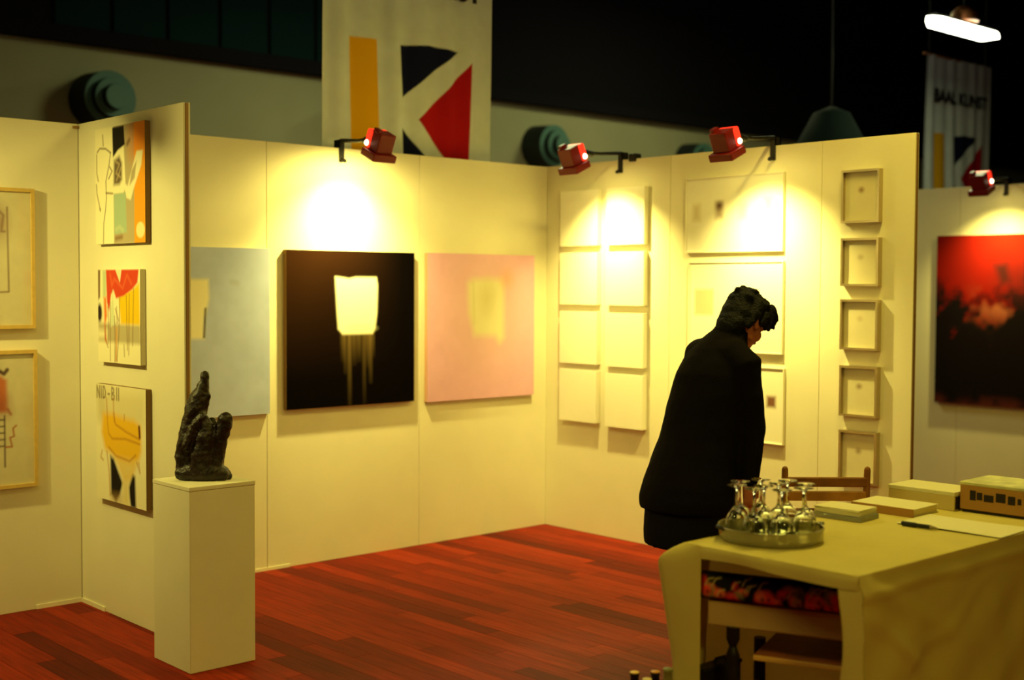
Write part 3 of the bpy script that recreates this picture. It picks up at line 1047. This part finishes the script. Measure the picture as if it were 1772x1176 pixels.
def hand(bm, wrist, direction, side, palm_n):
    """wrist point, direction fingers point, side = direction of thumb, palm normal"""
    d, s_, n = Vector(direction).normalized(), Vector(side).normalized(), Vector(palm_n).normalized()
    W = Vector(wrist)
    bm_tube(bm, [W, W + d * .03, W + d * .085], [.024, .030, .030], 12)
    for k in (-1, 0, 1):
        bm_tube(bm, [W + d * .03 + s_ * .018 * k, W + d * .088 + s_ * .021 * k], [.017, .0145], 10)
    for k, (off, L_) in enumerate(((.030, .070), (.010, .080), (-.010, .074), (-.029, .058))):
        b0 = W + d * (.082 - abs(off) * .15) + s_ * off
        b1 = b0 + d * L_ * .42 + n * .006
        b2 = b1 + d * L_ * .32 + n * .012
        b3 = b2 + d * L_ * .24 + n * .016
        bm_tube(bm, [b0, b1, b2, b3], [.0092, .0088, .008, .007], 10)
    t0 = W + d * .025 + s_ * .026
    t1 = t0 + d * .032 + s_ * .022 + n * .006
    t2 = t1 + d * .030 + s_ * .006 + n * .008
    bm_tube(bm, [t0, t1, t2], [.0125, .0105, .0085], 10)


SH_R, EL_R, WR_R = Vector((.050, -.165, 1.350)), Vector((.080, -.182, 1.075)), Vector((.050, -.200, .850))
SH_L, EL_L, WR_L = Vector((.075, .160, 1.315)), Vector((.11, .200, 1.065)), Vector((.17, .15, .93))
bm = bmesh.new()
# torso
bm_loft(bm, [((-.105, 0, .80), .115, .165), ((-.10, 0, .90), .12, .17), ((-.065, 0, 1.02), .105, .145), ((-.02, 0, 1.16), .115, .155), ((.01, 0, 1.28), .115, .165), ((.035, 0, 1.36), .090, .130), ((.06, 0, 1.42), .058, .075)])
bm_tube(bm, [(.045, 0, 1.36), (.085, 0, 1.425), (.130, 0, 1.480)], [.075, .06, .056], 16)
# limbs
for S_, E_, W_ in ((SH_R, EL_R, WR_R), (SH_L, EL_L, WR_L)):
    bm_tube(bm, [S_, (S_ + E_) / 2, E_], [.045, .043, .040], 14)
    bm_tube(bm, [E_, (E_ * .6 + W_ * .4), W_], [.041, .038, .026], 14)
    bm_tube(bm, [Vector((.03, 0.09 * (1 if S_.y > 0 else -1), 1.345)), S_], [.050, .045], 14)
for s_ in (-1, 1):
    bm_tube(bm, [(-.10, .085 * s_, .84), (-.075, .09 * s_, .66), (-.045, .085 * s_, .47)], [.09, .075, .055], 16)
    bm_tube(bm, [(-.045, .085 * s_, .47), (-.05, .08 * s_, .32), (-.035, .075 * s_, .07)], [.055, .053, .036], 16)
    bm_tube(bm, [(-.060, .075 * s_, .045), (.035, .08 * s_, .045), (.125, .09 * s_, .035)], [.038, .036, .028], 12)
hand(bm, WR_R, (.10, .02, -1), (1, .1, .1), (.2, 1, 0))
hand(bm, WR_L, (.7, -.35, -.6), (.5, -.8, .3), (-.3, -.6, -.7))
# head
bm_ell(bm, (-.012, 0, .03), (.098, .076, .090), HM, 24)
bm_ell(bm, (.032, 0, -.038), (.062, .058, .064), HM, 20)
bm_ell(bm, (.068, 0, -.080), (.024, .028, .020), HM, 16)
for s_ in (-1, 1):
    bm_ell(bm, (.056, .034 * s_, -.032), (.034, .030, .032), HM, 14)      # cheek
    bm_ell(bm, (.078, .030 * s_, .018), (.018, .026, .010), HM, 12)      # brow
    bm_ell(bm, (.070, .031 * s_, .002), (.0155, .015, .011), HM, 12)      # eye
    bm_ell(bm, (-.005, .076 * s_, -.012), (.018, .010, .030), HM, 14)    # ear
    bm_ell(bm, (.015, .050 * s_, -.056), (.035, .016, .026), HM, 12)     # jaw
    bm_ell(bm, (.097, .010 * s_, -.042), (.010, .009, .008), HM, 10)     # nostril
bm_tube(bm, [hp(.086, 0, .012), hp(.098, 0, -.012), hp(.110, 0, -.036)], [.010, .011, .013], 10)
bm_ell(bm, (.088, 0, -.058), (.012, .023, .0055), HM, 12)
bm_ell(bm, (.086, 0, -.068), (.012, .020, .0065), HM, 12)
bm_tube(bm, [hp(-.03, 0, -.05), hp(-.045, 0, -.11)], [.062, .06], 14)
me = fuse(bm, 0.0055, 3, .5)
mesh_obj('body', me, M_skin, pers, smooth=True)

# hair
bm = bmesh.new()
bm_ell(bm, (-.018, 0, .050), (.112, .090, .090), HM, 24)
bm_ell(bm, (-.055, 0, .000), (.075, .083, .090), HM, 20)
bm_ell(bm, (-.082, 0, -.065), (.046, .070, .065), HM, 18)
bm_ell(bm, (.070, 0, .075), (.042, .074, .040), HM, 18)
for k in range(-3, 4):
    bm_tube(bm, [hp(.055, k * .021, .105), hp(.098, k * .024, .075), hp(.108, k * .025, .035 + .008 * (k % 2))], [.026, .021, .011], 10)
for s_ in (-1, 1):
    bm_tube(bm, [hp(.02, .066 * s_, .075), hp(.012, .083 * s_, .03), hp(.0, .085 * s_, -.008)], [.032, .024, .014], 10)
    bm_tube(bm, [hp(.055, .06 * s_, .075), hp(.058, .074 * s_, .035), hp(.052, .076 * s_, .002)], [.030, .020, .010], 10)
    bm_tube(bm, [hp(-.04, .062 * s_, .06), hp(-.05, .080 * s_, .0), hp(-.055, .076 * s_, -.055)], [.04, .026, .016], 10)
for k in range(16):
    a = rng.uniform(0, 2 * PI)
    e = rng.uniform(.1, 1.4)
    p = (-.018 + .105 * math.cos(e) * math.cos(a), .086 * math.cos(e) * math.sin(a), .05 + .086 * math.sin(e))
    if p[0] > .03 and p[2] < .06:
        continue
    bm_ell(bm, p, (.026, .022, .014), HM, 10)
me = fuse(bm, 0.006, 4, .5, 0.011, 0.02)
mesh_obj('hair', me, M_hair, pers, smooth=True)

# jacket
bm = bmesh.new()
bm_loft(bm, [((-.125, 0, .715), .195, .225), ((-.125, 0, .76), .196, .228), ((-.115, 0, .83), .190, .222), ((-.085, 0, .93), .180, .205), ((-.055, 0, 1.02), .168, .195),
             ((-.03, 0, 1.12), .165, .192), ((-.005, 0, 1.22), .160, .195), ((.010, 0, 1.30), .146, .185), ((.030, 0, 1.36), .128, .165), ((.050, 0, 1.41), .112, .130), ((.078, 0, 1.45), .098, .098), ((.105, 0, 1.485), .082, .080), ((.125, 0, 1.515), .074, .074)])
for S_, E_, W_ in ((SH_R, EL_R, WR_R), (SH_L, EL_L, WR_L)):
    sg = 1 if S_.y > 0 else -1
    bm_tube(bm, [Vector((.03, .05 * sg, 1.37)), Vector((.04, .11 * sg, 1.37)), S_ + Vector((0, 0, -.01)), (S_ + E_) / 2, E_, (E_ * .5 + W_ * .5), W_ + (E_ - W_) * .05],
            [.085, .083, .074, .064, .058, .052, .045], 16)
me = fuse(bm, 0.009, 6, .5, 0.012, 0.12)
mesh_obj('jacket', me, M_cloth, pers, smooth=True)
# skirt
bm = bmesh.new()
bm_loft(bm, [((-.135, 0, .560), .165, .195), ((-.135, 0, .62), .168, .20), ((-.125, 0, .76), .165, .205), ((-.11, 0, .88), .14, .18)])
me = fuse(bm, 0.010, 3, .5, 0.008, 0.15)
mesh_obj('skirt', me, M_skirt, pers, smooth=True)
# shoes
for s_ in (-1, 1):
    bm = bmesh.new()
    bm_tube(bm, [(-.060, .075 * s_, .047), (.035, .08 * s_, .047), (.140, .092 * s_, .040)], [.045, .044, .036], 14)
    bm_box(bm, -.100, .165, .08 * s_ - .040, .08 * s_ + .042, 0.0, .022)
    me = fuse(bm, 0.007, 2, .5)
    zmin = min(v.co.z for v in me.vertices)
    for v in me.vertices:
        v.co.z -= zmin
    mesh_obj('shoe', me, mat('black_leather', (.008, .007, .007), .4), pers, smooth=True)

# ================================================================== TABLE WITH CLOTH
TX0, TX1, TY0, TY1, TZ = -2.68, -0.95, -4.235, -3.515, 0.75
M_tw = mat('table_wood', (0.16, 0.07, 0.03), 0.6, var=.2, vscale=20)
tb = thing('table', 'plain wooden table hidden under the long yellow-white cloth', 'table', (0, 0, 0))
box('tabletop', TX0 + .01, TX1 - .01, TY0 + .01, TY1 - .01, TZ - .025, TZ, M_tw, tb, 0.004)
for lx in (TX0 + .95, TX1 - .12):
    for ly in (TY0 + .08, TY1 - .08):
        box('leg', lx - .022, lx + .022, ly - .022, ly + .022, 0, TZ - .025, M_tw, tb, 0.003)

M_tc = mat('cream_tablecloth', (0.74, 0.64, 0.22), 0.85, spec=0.15, var=0.04, vscale=6, bump=0.12, bscale=200)
nt = M_tc.node_tree
pb = nt.nodes['Principled BSDF']
tr = nt.nodes.new('ShaderNodeBsdfTranslucent')
tr.inputs['Color'].default_value = (0.62, 0.42, 0.14, 1)
mxs = nt.nodes.new('ShaderNodeMixShader')
mxs.inputs[0].default_value = 0.22
nt.links.new(pb.outputs[0], mxs.inputs[1])
nt.links.new(tr.outputs[0], mxs.inputs[2])
nt.links.new(mxs.outputs[0], nt.nodes['Material Output'].inputs[0])


def grid_bm(bm, fn, nu, nv):
    vs = [[bm.verts.new(fn(i / nu, j / nv)) for j in range(nv + 1)] for i in range(nu + 1)]
    for i in range(nu):
        for j in range(nv):
            bm.faces.new((vs[i][j], vs[i + 1][j], vs[i + 1][j + 1], vs[i][j + 1]))


CZ = TZ + 0.006
bm = bmesh.new()
grid_bm(bm, lambda u, v: (TX0 + (TX1 - TX0) * u, TY0 + (TY1 - TY0) * v, CZ), 30, 14)


def tri(d, w_):
    return max(0.0, 1 - abs(d) / w_)


def near_side(u, v):
    x = TX0 + (TX1 - TX0) * u
    z = CZ - v * (CZ - 0.012)
    k = x - TX0
    out = 0.008 * min(1, v * 14) + 0.035 * v
    out += 0.014 * math.sin(k * 9 + 1.2) * v + 0.008 * math.sin(k * 21) * v * v
    # crease under the edge and diagonal pulls from the corner
    out += 0.008 * tri(v - 0.085 - .006 * math.sin(k * 12), .04)
    out += 0.010 * math.sin(k * 17 + v * 9) * math.sin(v * 7 - k * 4) * min(1, v * 3)
    for a0, sl, am, wd in ((0.02, 0.62, .012, .07), (0.16, .85, .009, .06), (.05, 1.3, .010, .07)):
        out += am * tri(v - (a0 + sl * k), wd) * (1 if k > 0.03 else k / .03) * max(0, 1 - k * 1.1)
    out += 0.009 * tri(v - (.62 - .55 * k + .03 * math.sin(k * 14)), .07) * (1 if k > .25 else 0) * max(0, 1 - abs(k - .5) * 1.6)
    return (x, TY0 - max(0.002, out), z)


grid_bm(bm, near_side, 120, 60)


def back_side(u, v):
    x = TX0 + (TX1 - TX0) * u
    z = CZ - v * (CZ - 0.012)
    k = x - TX0
    return (x, TY1 + 0.004 * min(1, v * 10) + .03 * v + 0.014 * math.sin(k * 11) * v, z)


grid_bm(bm, back_side, 60, 24)
# short valance on the near end
grid_bm(bm, lambda u, v: (TX0 - .007 * min(1, v * 3) - .003 * math.sin(u * 17) * v, TY0 + (TY1 - TY0) * u, CZ - v * (.044 + .006 * math.sin(u * 7))), 40, 5)
# far end
grid_bm(bm, lambda u, v: (TX1 + .006 + .03 * v, TY0 + (TY1 - TY0) * u + 0, CZ - v * (CZ - .012)), 20, 10)


# flap folded round the near corner
def flap_near(u, v):
    wd = 0.072 - 0.028 * math.sin(min(1, v * 1.7) * PI) + .0 * v
    wd = max(.02, wd + (0.03 * max(0, .35 - v)))
    o_ = near_side(0, v)
    y0 = o_[1]
    return (TX0 - 0.010 * u * min(1, v * 8) - .012 * math.sin(u * PI) * v - 0.002, y0 + (wd + (TY0 - y0)) * u, CZ - v * (CZ - .012))


grid_bm(bm, flap_near, 10, 40)


# flap flaring out at the corner by the bottles
def flap_back(u, v):
    z = CZ - v * (CZ - .012)
    # u=0 on the end face, u=.5 tip of the fold, u=1 on the back side
    bul = 0.094 * (1 - (1 - min(1, v / .10)) ** 2) * (1 - .62 * min(1, max(0, v - .08) / .5))
    dx, dy = -0.72, 0.69
    P0 = Vector((TX0 - .006, TY1 - .085, z))
    P1 = Vector((TX0, TY1, z)) + Vector((dx, dy, 0)) * bul
    P2 = Vector((TX0 + .16, TY1 + .006 + .03 * v, z))
    if u < .5:
        t_ = u / .5
        p = P0.lerp(P1, t_)
        p += Vector((-.69, -.72, 0)) * (.010 * math.sin(t_ * PI) * min(1, v * 4))
    else:
        p = P1.lerp(P2, (u - .5) / .5)
    return tuple(p)


grid_bm(bm, flap_back, 16, 40)
bmesh.ops.remove_doubles(bm, verts=bm.verts[:], dist=0.0015)
tc = bm_obj('tablecloth', bm, M_tc, None, smooth=True)
tag(tc, 'long yellow-cream tablecloth draped over the table, open at one end', 'tablecloth')

# ------------------------------------------------------------------ tray of upturned glasses
M_glass = mat('clear_glass', (0.95, 0.97, 0.90), 0.03, trans=1.0, ior=1.45)
M_tray = mat('clear_tray_plastic', (0.55, 0.50, 0.30), 0.15, trans=0.55, ior=1.45)
TC = Vector((-2.395, -3.685, CZ))
ty = thing('tray', 'round clear high-rimmed tray carrying upturned wine glasses', 'tray', TC)
lathe('dish', [(0, 0.002), (.178, 0.002), (.186, .010), (.190, .048), (.187, .050), (.182, .012), (.176, .008), (0, .008)], M_tray, ty, 48, cap=False)
tube('rim_bead', [(.189 * math.cos(a * 2 * PI / 48), .189 * math.sin(a * 2 * PI / 48), .051) for a in range(49)], .003, M_tray, ty, 8)
for sgn, a in ((1, -0.55), (1, 2.55)):
    tube('handle', [(.186 * math.cos(a - .16), .186 * math.sin(a - .16), .046), (.202 * math.cos(a), .202 * math.sin(a), .052), (.186 * math.cos(a + .16), .186 * math.sin(a + .16), .046)], .007, M_dark, ty, 8)
prof = [(.031, 0), (.036, .02), (.0395, .04), (.038, .06), (.028, .080), (.012, .092), (.0055, .100), (.0042, .125), (.0045, .150), (.008, .160), (.022, .166), (.034, .1675), (.034, .1695), (0, .1715)]
inner = [(.0295, .0), (.0345, .02), (.038, .04), (.0365, .06), (.0265, .078), (.010, .088), (0, .090)]
bmg = bmesh.new()
bm_lathe(bmg, inner[::-1] + prof, 28, None, False)
bmesh.ops.recalc_face_normals(bmg, faces=bmg.faces[:])
meg = bpy.data.meshes.new('bowl_and_stem')
bmf = bmesh.new()
spots = [(.128 * math.cos(a), .128 * math.sin(a)) for a in [k * 2 * PI / 8 + .15 for k in range(8)]] + [(.045, .0), (-.043, .0)]
# split the foot from the bowl and stem as parts
bm1 = bmesh.new()
bm_lathe(bm1, inner[::-1] + prof[:9] + [(0, .150)], 28, None, False)
bmesh.ops.recalc_face_normals(bm1, faces=bm1.faces[:])
bm1.to_mesh(meg)
bm1.free()
mef = bpy.data.meshes.new('foot')
bm2 = bmesh.new()
bm_lathe(bm2, [(0, .150)] + prof[8:], 28, None, False)
bmesh.ops.recalc_face_normals(bm2, faces=bm2.faces[:])
bm2.to_mesh(mef)
bm2.free()
bmg.free()
bmf.free()
for me in (meg, mef):
    me.transform(Matrix.Diagonal((1.04, 1.04, 1.14, 1)))
    me.materials.append(M_glass)
    for p in me.polygons:
        p.use_smooth = True
for k, (gx, gy) in enumerate(spots):
    g = thing('wine_glass', 'upturned clear stemmed wine glass on the round tray', 'glass', TC + Vector((gx, gy, .0085)), random.random() * 3, 'upturned wine glasses on the tray')
    link(bpy.data.objects.new('bowl_and_stem', meg), g)
    link(bpy.data.objects.new('foot', mef), g)

# ------------------------------------------------------------------ papers, boxes, pen
M_paper = mat('paper_white', (0.74, 0.70, 0.46), 0.8)
M_card = mat('card_beige', (0.66, 0.54, 0.24), 0.8)
M_cardb = mat('card_brown', (0.42, 0.22, 0.06), 0.8)
M_print = mat('printed_black', (0.02, 0.013, 0.01), 0.8)


def item(name, label, cat, px, py, rz, group=None):
    p = pix(px, py, 2, CZ)
    return thing(name, label, cat, (p.x, p.y, CZ), rz, group)


# local x = along table (away from the near end), local y = across
st = thing('leaflet_stack', 'low stack of pale leaflets in a clear holder beside the glasses', 'leaflets', (-1.80, -3.61, CZ), 0.08)
box('holder', -.075, .075, -.108, .108, 0.0, .022, mat('clear_acrylic', (.85, .85, .7), .1, trans=.7), st, .004)
for k in range(6):
    M_ = Matrix.Rotation(random.uniform(-.05, .05), 4, 'Z')
    box('leaflet', -.070, .070, -.100, .100, .0225 + k * .004, .0260 + k * .004, M_paper, st, .0008, M=M_)
bk = thing('book', 'flat pale book lying between the leaflets and the cream box', 'book', (-1.51, -3.655, CZ), 0.04)
box('pages', -.100, .098, -.136, .136, .004, .030, M_card, bk, .001)
box('cover', -.102, .102, -.14, .14, .030, .034, M_paper, bk, .001)
box('cover', -.102, .102, -.14, .14, .0, .004, M_paper, bk, .001)
box('spine', -.104, -.100, -.14, .14, .0, .034, M_cardb, bk, .001)
cb = thing('box', 'low cream cardboard box with a dark end label beside the printed carton', 'box', (-1.24, -3.672, CZ), 0.02)
cbb = box('body', -.10, .10, -.150, .150, 0, .062, M_card, cb, .002)
box('lid', -.103, .103, -.153, .153, .062, .078, M_paper, cb, .002)
box('end_label', -.09, .09, -.1515, -.1505, .006, .058, M_print, cbb)
cn = thing('carton', 'larger brown carton with a row of black printed marks and a pale top', 'box', (-1.18, -3.992, CZ), 0.03)
cnb = box('body', -.13, .13, -.158, .158, 0.012, .112, M_cardb, cn, .002)
box('lid', -.133, .133, -.161, .161, .112, .124, mat('pale_lid', (.60, .60, .36), .8, var=.25, vscale=14), cn, .002)
box('base_band', -.125, .125, -.15, .15, 0, .012, M_print, cn)
for k, (a, b_) in enumerate(((-.115, -.090), (-.085, -.062), (-.055, -.015), (-.005, .035), (.045, .075), (.085, .100))):
    box('printed_mark', -.1315, -.1302, -b_, -a, .052 + .004 * (k % 2), .092 - .006 * (k % 3), M_print, cnb)
sh = item('paper_sheet', 'loose white sheet of paper on the cloth in front of the printed carton', 'paper', 1676, 912, 0.05)
bm = bmesh.new()
grid_bm(bm, lambda u, v: (-.14 + .28 * u, -.21 + .42 * v, .0046 + .003 * math.sin(u * 3 + 1) * math.sin(v * 3.1)), 10, 10)
o = bm_obj('sheet', bm, M_paper, sh, smooth=True)
sh.location.y += 0.022
pn = item('pen', 'thick black felt pen lying against the loose sheet', 'pen', 1600, 914, 0)
pn.rotation_euler = (0, 0, math.radians(2))
pn.location.x -= 0.012
Ry = Matrix.Rotation(PI / 2, 4, 'X')
lathe('barrel', [(.0, -.065), (.008, -.063), (.0085, .03), (.0085, .03)], M_dark, pn, 16, Matrix.Translation((0, 0, .0105)) @ Ry)
lathe('cap', [(.0095, -.03), (.0095, -.085), (.008, -.088), (0, -.088)], M_dark, pn, 16, Matrix.Translation((0, 0, .0105)) @ Ry)
lathe('tip', [(.0085, .03), (.005, .048), (.0025, .055), (.002, .060), (0, .061)], mat('pen_grey', (.25, .2, .1), .5), pn, 16, Matrix.Translation((0, 0, .0105)) @ Ry)

# ================================================================== CHAIRS
M_wood = mat('brown_chair_wood', (0.26, 0.10, 0.025), 0.45, var=.2, vscale=18)
M_wood2 = mat('orange_chair_wood', (0.50, 0.24, 0.05), 0.4, var=.15, vscale=18)
M_blackw = mat('black_turned_wood', (0.010, 0.008, 0.008), 0.4)
M_pad = mat('linen_backing', (0.50, 0.34, 0.14), 0.85, bump=.1)

# chair behind the table
cpos = CAM + ray(1428, 800) * 5.95
chd = thing('wooden_chair', 'brown wooden chair with slatted back standing behind the table', 'chair', (cpos.x, cpos.y, 0), math.atan2(sx.y, sx.x))
for s_ in (-1, 1):
    tube('leg', [(s_ * .185, 0.0, 0.0), (s_ * .185, .0, .45), (s_ * .19, -.02, .835)], [.016, .019, .015], M_wood, chd, 10)
    tube('leg', [(s_ * .18, .40, 0.0), (s_ * .18, .38, .44)], [.014, .019], M_wood, chd, 10)
box('seat', -.21, .21, -.02, .42, .44, .47, M_wood2, chd, .008)
box('top_rail', -.19, .19, -.032, -.010, .755, .800, M_wood, chd, .006)
box('slat', -.185, .185, -.030, -.012, .690, .735, M_wood2, chd, .005)
box('slat', -.185, .185, -.026, -.010, .610, .655, M_wood, chd, .005)
for s_ in (-1, 1):
    tube('stretcher', [(s_ * .185, 0, .2), (s_ * .18, .39, .2)], .010, M_wood, chd, 8)

# low chair with a flowered back pushed under the open end of the table
lc = thing('low_chair', 'low chair with flowered padded back and black turned posts under the table', 'chair', (-2.535, -3.84, 0), math.radians(22))
# local y along the back (left in picture = +y), local x = under the table
fl = Art(0.58, 0.090, (0.010, 0.009, 0.008), 0.004)
r3 = np.random.default_rng(5)
for k in range(44):
    u, v = r3.uniform(.02, .98), r3.uniform(.25, .95)
    col = [(.85, .07, .04), (.80, .16, .08), (.16, .20, .07), (.65, .04, .05), (.40, .26, .10)][k % 5]
    fl.ell((u, v), (r3.uniform(.018, .05), r3.uniform(.14, .30)), col, .35, .95)
    fl.ell((u + .012, v + .06), (.012, .10), (.03, .012, .01), .6, .7)
for k in range(14):
    u, v = r3.uniform(.02, .98), r3.uniform(.3, .9)
    fl.stroke([(u, v), (u + .02, v - .25), (u + .05, v - .3)], (.50, .42, .16), 0.0022, 0.003, .8)
pad = mesh_obj('flowered_pad', fl.mesh('flowered_pad', lambda u, v: -0.020 * np.sqrt(np.clip(1 - (2 * v - 1) ** 4, 0, 1)) * np.clip(np.minimum(u, 1 - u) * 30, 0, 1) ** .5),
               paint_mat('paint0.85', .85, .1), lc, smooth=True, label='dark upholstery with red flowers')
pad.rotation_euler = (0, 0, -PI / 2)
pad.location = (-.012, 0, .566)
box('back_board', -.012, .012, -.29, .29, .562, .660, M_blackw, lc, .006)
box('backing_panel', -.010, .012, -.285, .265, .468, .560, M_pad, lc, .006)
turn = [(.020, 0), (.022, .03), (.015, .05), (.021, .08), (.017, .12), (.024, .26), (.024, .32), (.018, .34), (.026, .365), (.018, .385), (.013, .40), (.024, .425), (.024, .47)]
for yy in (.174, -.268):
    lathe('post', turn, M_blackw, lc, 16, Matrix.Translation((0, yy, 0)))
for yy in (.155, -.250):
    lathe('leg', [(.016, 0), (.020, .05), (.014, .08), (.022, .2), (.022, .36)], M_blackw, lc, 16, Matrix.Translation((.30, yy, 0)))
box('seat', .005, .34, -.265, .100, .362, .380, mat('seat_red_wood', (.30, .085, .03), .45, var=.2, vscale=15), lc, .003)
box('lit_seat_edge', -.006, .004, -.265, .100, .360, .378, mat('lit_edge_wood', (.70, .42, .12), .4), lc, .003)  # light on the seat edge painted in as a paler tone
for zz in (.14, .27):
    tube('stretcher', [(0, -.265, zz), (0, .172, zz)], .010, M_wood, lc, 8)
tube('stretcher', [(0, .172, .2), (.30, .155, .2)], .010, M_wood, lc, 8)
tube('stretcher', [(0, -.265, .2), (.30, -.25, .2)], .010, M_wood, lc, 8)

# black case under the table
cs = thing('black_case', 'black case standing under the table corner beside the low chair', 'case', (-2.55, -3.556, 0), 0)
box('body', -.09, .13, -.026, .030, .0, .300, M_blackw, cs, .012)
box('lid_rim', -.092, .132, -.028, .032, .286, .3005, M_dark, cs, .004)
tube('handle', [(.0, 0, .30), (.01, 0, .315), (.06, 0, .315), (.07, 0, .30)], .006, M_dark, cs, 8)

# ================================================================== BOTTLES by the table corner
M_bot = mat('dark_green_bottle', (0.006, 0.012, 0.006), 0.12, spec=0.6)
caps = [mat('gold_cap', (.70, .45, .10), .35), mat('orange_cap', (.55, .25, .05), .4), mat('pale_cap', (.72, .58, .25), .4), mat('green_gold_cap', (.30, .32, .12), .4), mat('dark_cap', (.02, .02, .02), .4)]
bl = [((1098, 1162), 'gold-capped dark bottle farthest out from the table cloth', 0, .286), ((1134, 1161), 'orange-capped dark bottle in the cluster by the table', 1, .288),
      ((1120, 1174), 'pale-capped dark bottle at the front of the cluster by the table', 2, .315), ((1156, 1156), 'green-gold capped dark bottle touching the table cloth', 3, .330)]
for (pxy, lb, ci, hh) in bl:
    p = pix(pxy[0], pxy[1], 2, hh)
    b_ = thing('wine_bottle', lb, 'bottle', (p.x, p.y, 0), 0, 'bottles on the floor by the table')
    lathe('glass_body', [(0, .004), (.029, 0), (.032, .006), (.032, .165), (.029, .19), (.018, .225), (.0145, .245), (.0145, hh - .03)], M_bot, b_, 24)
    lathe('neck_foil', [(.0152, hh - .055), (.0158, hh - .05), (.0158, hh - .012), (.0175, hh - .01), (.0175, hh - .003)], M_dark if ci != 3 else caps[3], b_, 20)
    lathe('cap', [(.0170, hh - .003), (.0165, hh), (.010, hh + .002), (0, hh + .002)], caps[ci], b_, 20)
